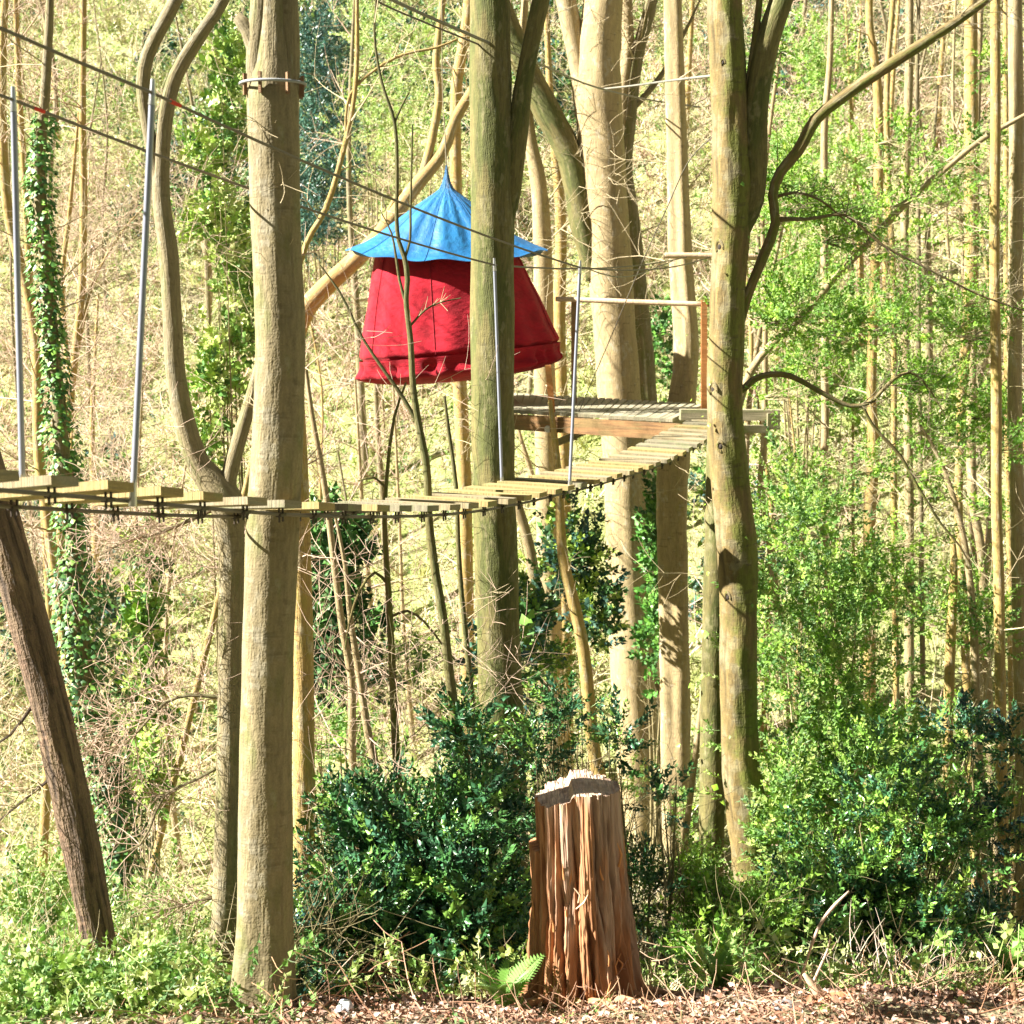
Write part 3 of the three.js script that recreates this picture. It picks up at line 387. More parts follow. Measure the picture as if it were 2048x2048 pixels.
// saplings far up the hillside, past telling apart
{
  const rnd = rngOf(77);
  for (let k = 0; k < 66; k++) {
    const d = 17 + rnd() * 16, side = rnd(), px = side < 0.62 ? 1420 + rnd() * 640 : side < 0.8 ? rnd() * 480 : 600 + rnd() * 800, x = (px - 1024) / F * d, b = onGround(x, d), h = 4 + rnd() * 4, w = (0.03 + 0.045 * rnd());
    const toPx = p => { const c = Math.cos(PITCH), s = Math.sin(PITCH), y = p.y - EYE, z = -p.z, yc = y * c + z * s, zc = z * c - y * s; return [1024 + p.x / zc * F, 1024 - yc / zc * F]; };
    const pts = [0, 0.3, 0.6, 1].map(t => { const p = b.clone().add(V((noise3(k, t * 2, 1)) * 0.5 * t + (rnd() - 0.5) * 0.12, h * t - 0.1, (rnd() - 0.5) * 0.2)); const q = toPx(p), dd = -p.z; return [q[0], q[1], w * (1 - 0.75 * t) * 2 * F / dd, dd]; });
    tree({ name: 'hillside_sapling', label: 'thin bare sapling far up the scrubby hillside', dist: d, mat: ['pale', 'amber', 'beech'][k % 3], poly: pts, group: 'bare saplings far up the hillside', sides: 7, spacing: 0.5, twigs: 14, twigLen: 0.9, twigDepth: 1, crown: 0, rise: 0.5, twigFrom: 0.3, twigTo: 0.98, twigMat: k % 2 ? 'twigPink' : 'twigPale' });
  }
}
console.log('trees done');

// ---------------------------------------------------------------- leaves: sprigs and bushes
function sprigGeo(seed, n, len, leafL, leafW, fold, spread = 1) {
  const r = rngOf(seed), mb = new MB();
  for (let k = 0; k < n; k++) {
    const t = (k + 0.3) / n, a = k * 2.4 + r(), o = V((r() - 0.5) * 0.01, t * len, (r() - 0.5) * 0.01), out = V(Math.cos(a), 0.25 + 0.6 * r() * (t > 0.8 ? 2 : 1), Math.sin(a)).normalize();
    const side = out.clone().cross(V(r() - 0.5, 1, r() - 0.5)).normalize(); mb.leaf(o, out, side, leafL * (0.7 + 0.5 * r()), leafW * (0.8 + 0.4 * r()), fold);
  }
  mb.tube([V(0, -len * 0.3, 0), V(0, len, 0)], [0.0018, 0.001], 3, { cap: false });
  return mb.build();
}
const sprigs = { holly: [1, 2, 3].map(s => sprigGeo(s, 14, 0.13, 0.037, 0.021, 0.3)), soft: [4, 5, 6].map(s => sprigGeo(s, 13, 0.13, 0.03, 0.02, 0.15)), ivy: [7, 8].map(s => sprigGeo(s, 9, 0.14, 0.055, 0.045, 0.12)), fine: [9, 10].map(s => sprigGeo(s, 16, 0.2, 0.032, 0.013, 0.1)) };
let bushSeed = 500;
// blobs: [px, py, rx, ry (pixels), depth half-extent (m), distance, sprig count]
function bush(name, label, category, kind, mat, cols, blobs, { stems = 5, stemMat = 'twigOlive', scale = 1, group, hang = 0, shell = 0.5, partName = 'foliage' } = {}) {
  const rnd = rngOf(++bushSeed), c0 = at(blobs[0][0], blobs[0][1], blobs[0][5]), base = onGround(c0.x, blobs[0][5]), t = thing(name, label, category, base, group);
  const lists = sprigs[kind].map(() => []), mb = new MB();
  blobs.forEach(([px, py, rx, ry, rz, dist, n], bi) => {
    const c = at(px, py, dist), k = dist / F, stemTips = [];
    for (let j = 0; j < n; j++) {
      const a = rnd() * 6.283, z = rnd() * 2 - 1, q = Math.sqrt(1 - z * z), rr = Math.pow(rnd(), shell), lumpy = 0.8 + 0.75 * noise3(Math.cos(a) * q * 1.8 + bi * 7, z * 1.8, Math.sin(a) * q * 1.8 + bushSeed);
      const d = V(Math.cos(a) * q, z, Math.sin(a) * q), p = c.clone().add(V(d.x * rx * k, d.y * ry * k, d.z * rz).multiplyScalar(rr * lumpy * 1.15));
      const g = ground(p.x, -p.z); if (p.y < g + 0.02) p.y = g + 0.02 + rnd() * 0.15;
      const dir = d.clone().multiplyScalar(0.8).add(V((rnd() - 0.5) * 1.6, 0.5 - hang + (rnd() - 0.5), (rnd() - 0.5) * 1.6)).normalize(), qn = new THREE.Quaternion().setFromUnitVectors(V(0, 1, 0), dir).multiply(new THREE.Quaternion().setFromAxisAngle(V(0, 1, 0), rnd() * 6.283));
      lists[Math.floor(rnd() * lists.length)].push({ p: p.clone().sub(base), q: qn, s: scale * (0.7 + 0.6 * rnd()), c: pick(rnd, cols) });
      if (j % Math.max(1, Math.floor(n / (stems * 2))) === 0) stemTips.push(p);
    }
    if (!stems) for (let e = 0; e < 7; e++) twig(mb, c.clone().sub(base).add(V(-rx * k * 0.6, -ry * k * 0.3, 0)), V(1 + rnd(), (rnd() - 0.3) * 1.2, (rnd() - 0.5) * 1.5), rx * k * (0.8 + rnd()), 0.005, 1, rnd);
    for (const tip of stemTips.slice(0, stems)) {
      const b = onGround(lerp(c0.x, tip.x, 0.35 + 0.3 * rnd()), -lerp(base.z, tip.z, 0.5)); b.y -= 0.08;
      const m1 = b.clone().lerp(tip, 0.45).add(V((rnd() - 0.5) * 0.2, 0.05, (rnd() - 0.5) * 0.2)), s = sampleWorld([b, m1, tip], [0.012 * Math.sqrt(dist / 7), 0.008 * Math.sqrt(dist / 7), 0.002], 0.2);
      mb.tube(rel(s.pts, base), s.rad, 5);
      for (let e = 0; e < 5; e++) { const i = Math.floor((0.3 + 0.6 * rnd()) * (s.pts.length - 2)); twig(mb, s.pts[i].clone().sub(base), tip.clone().sub(b).normalize().add(V(rnd() - 0.5, rnd() - 0.4, rnd() - 0.5)), 0.35 * rnd() + 0.15, 0.004, 1, rnd); }
    }
  });
  mk('stems', mb.build(), M[stemMat], t).userData.kind = 'stuff';
  lists.forEach((l, k) => l.length && instanced(partName, sprigs[kind][k], M[mat], l, t));
  return t;
}
const G = GREEN;
bush('holly_bush', 'large dark glossy holly bush left of the tree stump', 'bush', 'holly', 'hollyLeaf', G.holly, [[850, 1770, 160, 180, 0.4, 6.35, 780], [960, 1600, 85, 120, 0.35, 6.6, 260], [750, 1830, 150, 130, 0.35, 6.1, 400], [950, 1840, 100, 110, 0.3, 6.1, 560], [710, 1680, 80, 150, 0.3, 6.5, 260], [930, 1460, 60, 60, 0.3, 6.7, 50], [650, 1880, 60, 80, 0.25, 5.9, 150]], { stems: 4, scale: 0.9 });
bush('holly_bush', 'tall loose holly spreading behind and right of the tree stump', 'bush', 'holly', 'hollyLeaf', [...G.holly, [0.05, 0.13, 0.05]], [[1285, 1800, 45, 120, 0.3, 7, 70], [1130, 1420, 80, 60, 0.35, 7.3, 45], [1240, 1490, 50, 90, 0.3, 7.2, 30], [1080, 1500, 60, 60, 0.3, 7.2, 60], [1330, 1600, 40, 60, 0.2, 7.1, 16], [1080, 1640, 70, 120, 0.3, 7.3, 110]], { stems: 5, scale: 0.85 });
bush('leafy_shrub', 'tall bright green shrub filling the gap beside the mossy trunk', 'shrub', 'soft', 'softLeaf', [...G.mid, ...G.haw], [[1650, 1350, 170, 200, 0.5, 9.3, 600], [1600, 1050, 110, 200, 0.45, 9.6, 300], [1700, 1560, 190, 170, 0.5, 8.8, 620], [1580, 1650, 70, 190, 0.3, 8.6, 380], [1700, 1180, 100, 120, 0.4, 9.6, 200]], { stems: 5, scale: 1.05 });
bush('holly_bush', 'dark holly thicket at the lower right above the litter', 'bush', 'holly', 'hollyLeaf', [...G.holly, [0.10, 0.24, 0.04], [0.16, 0.31, 0.05], [0.20, 0.34, 0.05]], [[1720, 1780, 190, 150, 0.4, 7.6, 560], [1850, 1870, 120, 100, 0.3, 7.4, 420], [1600, 1860, 90, 90, 0.3, 7.2, 300], [1780, 1580, 110, 110, 0.35, 7.9, 150], [1900, 1680, 90, 90, 0.3, 7.8, 120]], { stems: 5, scale: 0.9 });
bush('holly_bush', 'sparse holly sprays in front of the thin trunks at the right edge', 'bush', 'holly', 'hollyLeaf', [...G.holly, ...G.teal], [[1990, 1650, 60, 110, 0.3, 8.4, 90], [1920, 1450, 60, 60, 0.3, 8.5, 60], [2030, 1480, 40, 70, 0.3, 8.4, 50], [1960, 1850, 70, 90, 0.3, 8, 120]], { stems: 3, scale: 0.9 });
bush('leafy_shrub', 'low fresh green shrub at the foot of the mossy trunk', 'shrub', 'soft', 'softLeaf', G.haw, [[1460, 1850, 80, 70, 0.3, 7, 280], [1400, 1790, 50, 60, 0.2, 7.2, 100], [1530, 1850, 60, 60, 0.2, 6.9, 130], [1420, 1920, 80, 40, 0.2, 6.2, 90]], { stems: 4 });
bush('hawthorn_branches', 'fresh lime green leaves hanging on the boughs beside the mossy trunk\'s upper branches', 'shrub', 'soft', 'softLeaf', G.haw, [[1620, 410, 80, 50, 0.3, 9.6, 80], [1700, 470, 90, 45, 0.3, 9.6, 80], [1560, 350, 40, 50, 0.2, 9.4, 70], [1580, 620, 80, 90, 0.4, 10, 230], [1680, 640, 80, 100, 0.4, 10.4, 200], [1540, 100, 25, 60, 0.2, 9.2, 40], [1740, 420, 40, 60, 0.2, 10, 50]], { stems: 0, scale: 0.9, stemMat: 'twigDark' });
bush('hawthorn_branches', 'lime green leafy sprays among the thin trunks, level with the platform', 'shrub', 'soft', 'softLeaf', G.haw, [[1850, 760, 90, 50, 0.4, 10.8, 150], [1960, 660, 70, 80, 0.4, 11, 110], [1800, 640, 90, 70, 0.4, 11, 120], [1980, 820, 60, 60, 0.4, 11, 80], [1880, 880, 80, 60, 0.4, 11, 70], [2010, 420, 40, 60, 0.3, 11, 40], [1990, 130, 50, 40, 0.3, 11, 30]], { stems: 0, scale: 0.9, stemMat: 'twigDark' });
{
  const r = rngOf(4242), blobs = [], low = [];
  for (let k = 0; k < 46; k++) { const x = 1520 + 520 * Math.pow(r(), 1.15), y = 260 + 1050 * r(); blobs.push([x, y, 40 + 60 * r(), 25 + 40 * r(), 0.35, 9.8 + 2.6 * r(), Math.round(16 + 30 * r())]); }
  for (let k = 0; k < 26; k++) low.push([1530 + 500 * r(), 1150 + 620 * r(), 50 + 60 * r(), 40 + 60 * r(), 0.4, 9 + 2 * r(), Math.round(30 + 45 * r())]);
  bush('hawthorn', 'airy hawthorn in fresh leaf spread through the thin trunks', 'shrub', 'soft', 'softLeaf', G.haw, blobs, { stems: 0, scale: 1.0, stemMat: 'twigPale' });
  bush('leafy_shrub', 'loose leafy undergrowth round the feet of the thin trunks', 'shrub', 'soft', 'softLeaf', [...G.mid, ...G.haw], low, { stems: 1, scale: 1.0, stemMat: 'twigPale' });
  bush('leafy_shrub', 'low green shrubs in the dip between the olive and mossy trunks', 'shrub', 'soft', 'softLeaf', [...G.mid, ...G.haw, ...G.ivyBright], [[1110, 1330, 60, 60, 0.4, 13, 120], [1190, 1420, 50, 60, 0.4, 13, 50], [1280, 1560, 40, 60, 0.4, 13, 30], [830, 1330, 60, 70, 0.4, 10, 90], [1390, 1600, 40, 80, 0.4, 12, 50], [1390, 1740, 40, 60, 0.3, 9.5, 70], [990, 1420, 60, 60, 0.4, 9.5, 90], [700, 1480, 70, 100, 0.4, 9, 130]], { stems: 2, scale: 1.0 });
}
bush('ivy_column', 'bright ivy column hiding a stem left of the collared beech\'s top', 'ivy', 'ivy', 'ivyLeaf', [...G.ivyBright, ...G.yellow], [[462, 120, 45, 90, 0.35, 12.5, 110], [450, 270, 42, 70, 0.35, 12.5, 80], [415, 330, 45, 60, 0.3, 12.5, 70], [425, 440, 65, 70, 0.4, 12.5, 150], [480, 560, 40, 100, 0.3, 12.5, 150], [470, 690, 50, 60, 0.3, 12.5, 60], [430, 760, 60, 80, 0.35, 12.5, 100], [410, 880, 30, 60, 0.3, 12.5, 40]], { stems: 2, scale: 1.0, shell: 0.8 });
bush('ivy_column', 'narrow ivy column on the slope between the ivy-clad tree and forked beech', 'ivy', 'ivy', 'ivyLeaf', G.ivyBright, [[288, 1400, 28, 90, 0.25, 11, 110], [290, 1240, 24, 90, 0.22, 11, 100], [285, 1110, 20, 60, 0.2, 11, 60], [300, 1560, 40, 80, 0.3, 10.5, 100]], { stems: 2, scale: 1.05 });
bush('evergreen_shrub', 'dark green evergreen shrub between the collared beech and the crooked brown stem', 'shrub', 'ivy', 'ivyLeaf', G.ivy, [[650, 1180, 60, 130, 0.35, 10, 300], [690, 1090, 50, 70, 0.3, 10, 130], [630, 1330, 45, 100, 0.3, 9.6, 120], [740, 1330, 50, 80, 0.3, 9.6, 70]], { stems: 3, scale: 0.95 });
bush('evergreen_shrub', 'green shrub seen under the bridge behind the slanted pale stems', 'shrub', 'ivy', 'ivyLeaf', [...G.ivy, ...G.ivyBright, ...G.teal], [[1150, 1120, 70, 100, 0.4, 14.2, 220], [1060, 1250, 50, 110, 0.4, 13, 170], [1190, 1230, 50, 90, 0.3, 14, 120], [1010, 1330, 50, 80, 0.3, 9, 60]], { stems: 2, scale: 1.1 });
bush('evergreen_shrub', 'narrow bright green shrub wedged between the pale tree and fluted trunk', 'shrub', 'ivy', 'ivyLeaf', [[0.07, 0.22, 0.03], [0.12, 0.28, 0.04], [0.05, 0.15, 0.03]], [[1318, 1080, 22, 140, 0.3, 15.6, 180], [1312, 1260, 20, 120, 0.3, 15.6, 110], [1318, 690, 40, 90, 0.5, 18, 90]], { stems: 2, scale: 1.1 });
bush('conifer', 'dark blue-green conifer on the hill beside the collared beech\'s top', 'tree', 'fine', 'hollyLeaf', G.teal, [[640, 120, 45, 80, 0.8, 27, 240], [640, 250, 50, 60, 0.8, 27, 190], [625, 400, 70, 60, 0.8, 26, 220], [690, 320, 50, 40, 0.6, 26, 90], [620, 470, 60, 40, 0.6, 25, 110]], { stems: 2, scale: 2.3 });
bush('yellow_green_bush', 'yellow-green leafing bush on the hill above the tent', 'bush', 'soft', 'softLeaf', G.yellow, [[780, 230, 90, 130, 1.2, 24, 360], [740, 80, 60, 80, 1, 25, 130], [840, 80, 60, 80, 1, 25, 110]], { stems: 3, scale: 1.6 });
bush('yellow_green_bush', 'pale leafing bush on the hill beyond the mossy trunk\'s top', 'bush', 'soft', 'softLeaf', [...G.yellow, ...G.haw], [[1630, 130, 100, 110, 1.2, 22, 380], [1590, 300, 80, 90, 1.2, 21, 260], [1700, 320, 70, 90, 1.2, 21, 150], [1600, 520, 110, 110, 1.2, 19, 320], [1700, 780, 110, 110, 1, 17, 260]], { stems: 3, scale: 1.6 });
bush('leafy_scrub', 'sunlit green scrub in the lower left corner under the leaning trunk', 'shrub', 'soft', 'softLeaf', [...G.mid, ...G.yellow, [0.16, 0.28, 0.04]], [[70, 1960, 130, 100, 0.45, 6.2, 420], [240, 1930, 120, 90, 0.4, 6.2, 380], [360, 1990, 80, 70, 0.3, 5.8, 200], [90, 2040, 130, 60, 0.25, 5.2, 170], [280, 2040, 100, 50, 0.25, 5.15, 120], [80, 1830, 110, 90, 0.4, 6.8, 240], [300, 1850, 100, 70, 0.4, 6.8, 180]], { stems: 5, scale: 1.0, stemMat: 'twigPale' });
bush('leafy_scrub', 'low scrub tuft at the foot of the amber and collared trunks', 'shrub', 'holly', 'hollyLeaf', [...G.holly, ...G.teal], [[560, 1860, 50, 70, 0.15, 5.6, 46], [640, 1960, 50, 50, 0.15, 5.5, 60], [590, 1960, 40, 40, 0.12, 5.45, 30]], { stems: 3, scale: 0.7 });
// hollies grown to trees, left of the picture: their shade lies over the viewer's bank
for (const [x, dd, label] of [[-5.6, 0.6, 'tall holly tree out of view, nearest beside the viewer'], [-4.6, -2.6, 'tall holly tree out of view, left behind the viewer'], [-1.2, -5, 'tall holly tree out of view, straight behind the viewer'], [3.2, -4.2, 'tall holly tree out of view, right behind the viewer'], [-6.4, -6.5, 'tall holly tree out of view, farthest behind the viewer'], [6.2, -0.5, 'tall holly tree out of view, to the right of the viewer']]) {
  const b = onGround(x, dd), t = thing('holly_tree', label, 'tree', b), rnd = rngOf(Math.round(900 + dd * 10)), list = [], mb = new MB();
  const s = sampleWorld([V(0, -0.1, 0), V(0.1, 3, 0.05), V(0, 6.5, 0)], [0.14, 0.1, 0.03], 0.4); mk('trunk', new MB().tube(s.pts, s.rad, 12).build(), M.beech, t);
  for (let k = 0; k < 900; k++) { const a = rnd() * 6.283, h = rnd(), r = 1.9 * Math.sqrt(rnd()) * (1.05 - 0.75 * h) * (0.8 + 0.5 * noise3(Math.cos(a) * 2, h * 5, Math.sin(a) * 2 + dd)); list.push({ p: V(Math.cos(a) * r, 0.7 + h * 6.2, Math.sin(a) * r), q: randQ(rnd), s: 3.2 + 1.6 * rnd(), c: pick(rnd, GREEN.holly) }); }
  instanced('crown', sprigs.holly[0], M.hollyLeaf, list, t);
}
console.log('bushes done');

// ---------------------------------------------------------------- what nobody could count: dry stems, brambles, small leaves, litter
function tuftGeo(seed, n, h, w, lean, curl) {
  const r = rngOf(seed), mb = new MB();
  for (let k = 0; k < n; k++) { const a = r() * 6.283, d = V(Math.cos(a) * lean * r(), 1, Math.sin(a) * lean * r()), pts = [V((r() - 0.5) * 0.2, -0.03, (r() - 0.5) * 0.2)]; const hh = h * (0.4 + 0.8 * r()); for (let j = 1; j <= 4; j++) { d.add(V((r() - 0.5) * curl, -0.12 * curl * j * r(), (r() - 0.5) * curl)); pts.push(pts[j - 1].clone().addScaledVector(d.clone().normalize(), hh / 4)); } mb.tube(pts, [w, w * 0.9, w * 0.75, w * 0.55, w * 0.3], 3, { cap: false }); }
  return mb.build();
}
function brambleGeo(seed) { const r = rngOf(seed), mb = new MB(); for (let k = 0; k < 4; k++) { const a = r() * 6.283; twig(mb, V((r() - 0.5) * 0.3, 0, (r() - 0.5) * 0.3), V(Math.cos(a) * 0.8, 1, Math.sin(a) * 0.8), 0.7 + r() * 0.6, 0.007, 1, r, { n: 5, curl: 0.6, lift: -0.25, min: 0.0028, kids: 1 }); } return mb.build(); }
const rndS = rngOf(9001);
function scatter(n, d0, d1, accept, make) {
  const list = [];
  for (let k = 0, tries = 0; k < n && tries < n * 12; tries++) {
    const d = Math.sqrt(lerp(d0 * d0, d1 * d1, rndS())), x = (rndS() * 2 - 1) * (0.43 * d + 0.5), a = accept(x, d);
    if (rndS() > a) continue; list.push(make(x, d)); k++;
  }
  return list;
}
const upQ = (tilt, slope = 0) => new THREE.Quaternion().setFromEuler(new THREE.Euler((rndS() - 0.5) * tilt + slope, rndS() * 6.283, (rndS() - 0.5) * tilt));
function stuff(name, label, category, geos, mat, list) {
  const o = new THREE.Group(); o.name = numbered(name); o.userData = { kind: 'stuff', label, category }; scene.add(o);
  const per = geos.map(() => []); list.forEach(e => per[Math.floor(rndS() * geos.length)].push(e));
  per.forEach((l, k) => l.length && instanced('stems', geos[k], mat, l, o)); return o;
}
const pinkness = (x, d) => smooth(0.0, 0.45, fbm(x * 0.22 + 9, d * 0.2, 1.5) + (d > 24 ? 0.3 : -0.05));
const straw = [[0.58, 0.52, 0.33], [0.53, 0.49, 0.29], [0.63, 0.57, 0.40]], pinks = [[0.56, 0.40, 0.30], [0.50, 0.35, 0.25], [0.60, 0.47, 0.36]], olives = [[0.42, 0.43, 0.13], [0.36, 0.40, 0.12], [0.46, 0.44, 0.17]];
const ivoryLeaf = [[0.68, 0.66, 0.40], [0.72, 0.68, 0.50], [0.62, 0.62, 0.30]], pinkLeaf = [[0.66, 0.50, 0.40], [0.58, 0.42, 0.32], [0.70, 0.58, 0.50]];
stuff('dry_undergrowth', 'pale dry stems and grass covering the sunlit far hillside', 'undergrowth', [1, 2, 3, 4].map(s => tuftGeo(s, 9, 0.5, 0.011, 0.9, 0.6)), M.dry,
  scatter(8500, 11, 52, (x, d) => 0.95, (x, d) => { const pk = pinkness(x, d), c = rndS() < pk ? pick(rndS, pinks) : rndS() < 0.55 ? pick(rndS, straw) : pick(rndS, olives); return { p: onGround(x, d), q: upQ(0.7, 0.2), s: (0.5 + 0.5 * rndS()) * lerp(0.8, 1.5, smooth(13, 40, d)), c }; }));
stuff('brambles', 'pinkish arching brambles tangled over the hillside', 'brambles', [1, 2, 3].map(brambleGeo), M.dry,
  scatter(1900, 10, 46, (x, d) => 0.25 + pinkness(x, d), (x, d) => ({ p: onGround(x, d), q: upQ(0.3), s: 0.8 + 0.9 * rndS(), c: pick(rndS, rndS() < 0.35 ? pinks : straw) })));
stuff('low_leaves', 'small green and yellowed leaves dotted through the hillside undergrowth', 'leaves', [21, 22, 23].map(s => sprigGeo(s, 11, 0.22, 0.06, 0.036, 0.2)), M.softLeaf,
  scatter(48000, 9, 54, (x, d) => 0.45 + 0.6 * smooth(-0.15, 0.35, fbm(x * 0.35, d * 0.3, 7.7)), (x, d) => { const p = onGround(x, d), gr = smooth(-0.42, 0.2, fbm(x * 0.3 + 3, d * 0.3, 5.5) + 0.12 * smooth(-2, 6, x)), r = rndS(), pk = pinkness(x, d); p.y += 0.03 + rndS() * rndS() * 0.4; return { p, q: upQ(1.5, 0.3), s: (0.6 + 0.6 * rndS()) * lerp(0.8, 1.5, smooth(12, 40, d)), c: r < pk * 0.45 ? pick(rndS, pinkLeaf) : r < 0.44 - 0.36 * gr ? pick(rndS, ivoryLeaf) : r < 0.84 - 0.34 * gr ? pick(rndS, G.yellow) : pick(rndS, rndS() < 0.7 ? G.mid : G.ivy) }; }));
stuff('dark_ivy_patches', 'dark ivy patches spread over the hillside', 'ivy', sprigs.ivy, M.ivyLeaf,
  scatter(5200, 13, 44, (x, d) => smooth(0.22, 0.4, fbm(x * 0.3 + 40, d * 0.3, 3.1)), (x, d) => { const p = onGround(x, d); p.y += rndS() * 0.5; return { p, q: randQ(rndS), s: 1.2 + rndS(), c: pick(rndS, rndS() < 0.5 ? G.teal : G.ivy) }; }));
stuff('bank_undergrowth', 'grass and dead stems on the near bank and in the dip', 'undergrowth', [11, 12].map(s => tuftGeo(s, 14, 0.4, 0.0028, 0.9, 0.6)), M.dry,
  scatter(2600, 5.5, 11, (x, d) => x < -0.4 || d > 6.5 ? 0.9 : 0.15, (x, d) => ({ p: onGround(x, d), q: upQ(0.5), s: 0.5 + 0.7 * rndS(), c: pick(rndS, rndS() < 0.4 ? pinks : rndS() < 0.5 ? straw : olives) })));
stuff('low_leaves', 'green ground leaves on the near bank and in the dip', 'leaves', sprigs.soft, M.softLeaf,
  scatter(5200, 4.7, 11, (x, d) => (x < -0.75 ? 0.95 : d < 5.25 ? 0.05 : d < 7 ? 0.8 : 0.4) * smooth(-0.25, 0.2, fbm(x * 0.8, d * 0.8, 2.2)), (x, d) => { const p = onGround(x, d); p.y += rndS() * rndS() * 0.35; return { p, q: randQ(rndS), s: 0.6 + 0.6 * rndS(), c: pick(rndS, rndS() < 0.4 ? G.yellow : G.mid) }; }));
const litterGeo = [1, 2, 3].map(s => { const r = rngOf(s + 60), mb = new MB(); mb.leaf(V(0, 0, 0), V(0, 0.15, 1).normalize(), V(1, 0.2 * (r() - 0.5), 0), 0.05, 0.026 + 0.01 * r(), 0.3); return mb.build(); });
stuff('leaf_litter', 'pinkish brown dead leaves lying round the tree stump', 'litter', litterGeo, M.dry,
  scatter(14000, 4.4, 5.5, (x, d) => smooth(-1.6, -0.3, x) * 0.9 + 0.1, (x, d) => { const p = onGround(x, d); p.y += 0.006 + rndS() * 0.025; return { p, q: upQ(1.6), s: 0.3 + 0.55 * rndS() * rndS(), c: pick(rndS, [[0.33, 0.18, 0.115], [0.40, 0.26, 0.19], [0.25, 0.115, 0.07], [0.46, 0.34, 0.27], [0.15, 0.09, 0.06]]) }; }));
const stickGeo = [1, 2, 3].map(s => { const r = rngOf(s + 90), mb = new MB(); twig(mb, V(0, 0, 0), V(1, 0.1, 0), 0.22, 0.0035, 1, r, { n: 4, curl: 0.5, lift: 0, min: 0.0012, kids: 0.6 }); return mb.build(); });
stuff('fallen_twigs', 'dead twigs lying over the leaf litter', 'twigs', stickGeo, M.dry,
  scatter(520, 4.3, 6.2, (x, d) => smooth(-1.4, 0.2, x) * 0.9 + 0.1, (x, d) => { const p = onGround(x, d); p.y += 0.01; const q = new THREE.Quaternion().setFromEuler(new THREE.Euler((rndS() - 0.5) * 0.5, rndS() * 6.283, (rndS() - 0.42) * 0.6)); return { p, q, s: 0.5 + 0.9 * rndS(), c: pick(rndS, [[0.42, 0.24, 0.15], [0.5, 0.34, 0.22], [0.28, 0.15, 0.09]]) }; }));
console.log('undergrowth done');

// ---------------------------------------------------------------- the plank bridge
const TH = Math.atan(1056 / F), RV = V(Math.cos(TH), 0, Math.sin(TH)), DV = V(Math.sin(TH), 0, -Math.cos(TH)), PW = 0.36;
const BY = [[2.2, -0.14], [3.0, -0.295], [3.75, -0.43], [5.07, -0.665], [6.43, -0.835], [7.84, -0.915], [8.7, -0.945], [9.6, -0.965], [10.5, -0.945], [11.5, -0.9], [12.6, -0.86]];
function bridgeY(d) { let k = 0; while (k < BY.length - 2 && d > BY[k + 1][0]) k++; const g = i => { const a = BY[Math.max(0, i - 1)], b = BY[Math.min(BY.length - 1, i + 1)]; return (b[1] - a[1]) / (b[0] - a[0]); }; const D = BY[k + 1][0] - BY[k][0], t = (d - BY[k][0]) / D; return EYE + (2 * t ** 3 - 3 * t * t + 1) * BY[k][1] + (t ** 3 - 2 * t * t + t) * D * g(k) + (-2 * t ** 3 + 3 * t * t) * BY[k + 1][1] + (t ** 3 - t * t) * D * g(k + 1); }
const rightEdge = d => V(0.352 * d - 2.405, bridgeY(d), -d);       // the near (right-hand) deck cable
const roll = d => lerp(-0.045, 0.012, smooth(3.2, 7, d));            // how much lower the far edge hangs
const leftEdge = d => { const r = rightEdge(d); return r.addScaledVector(RV, -PW); };
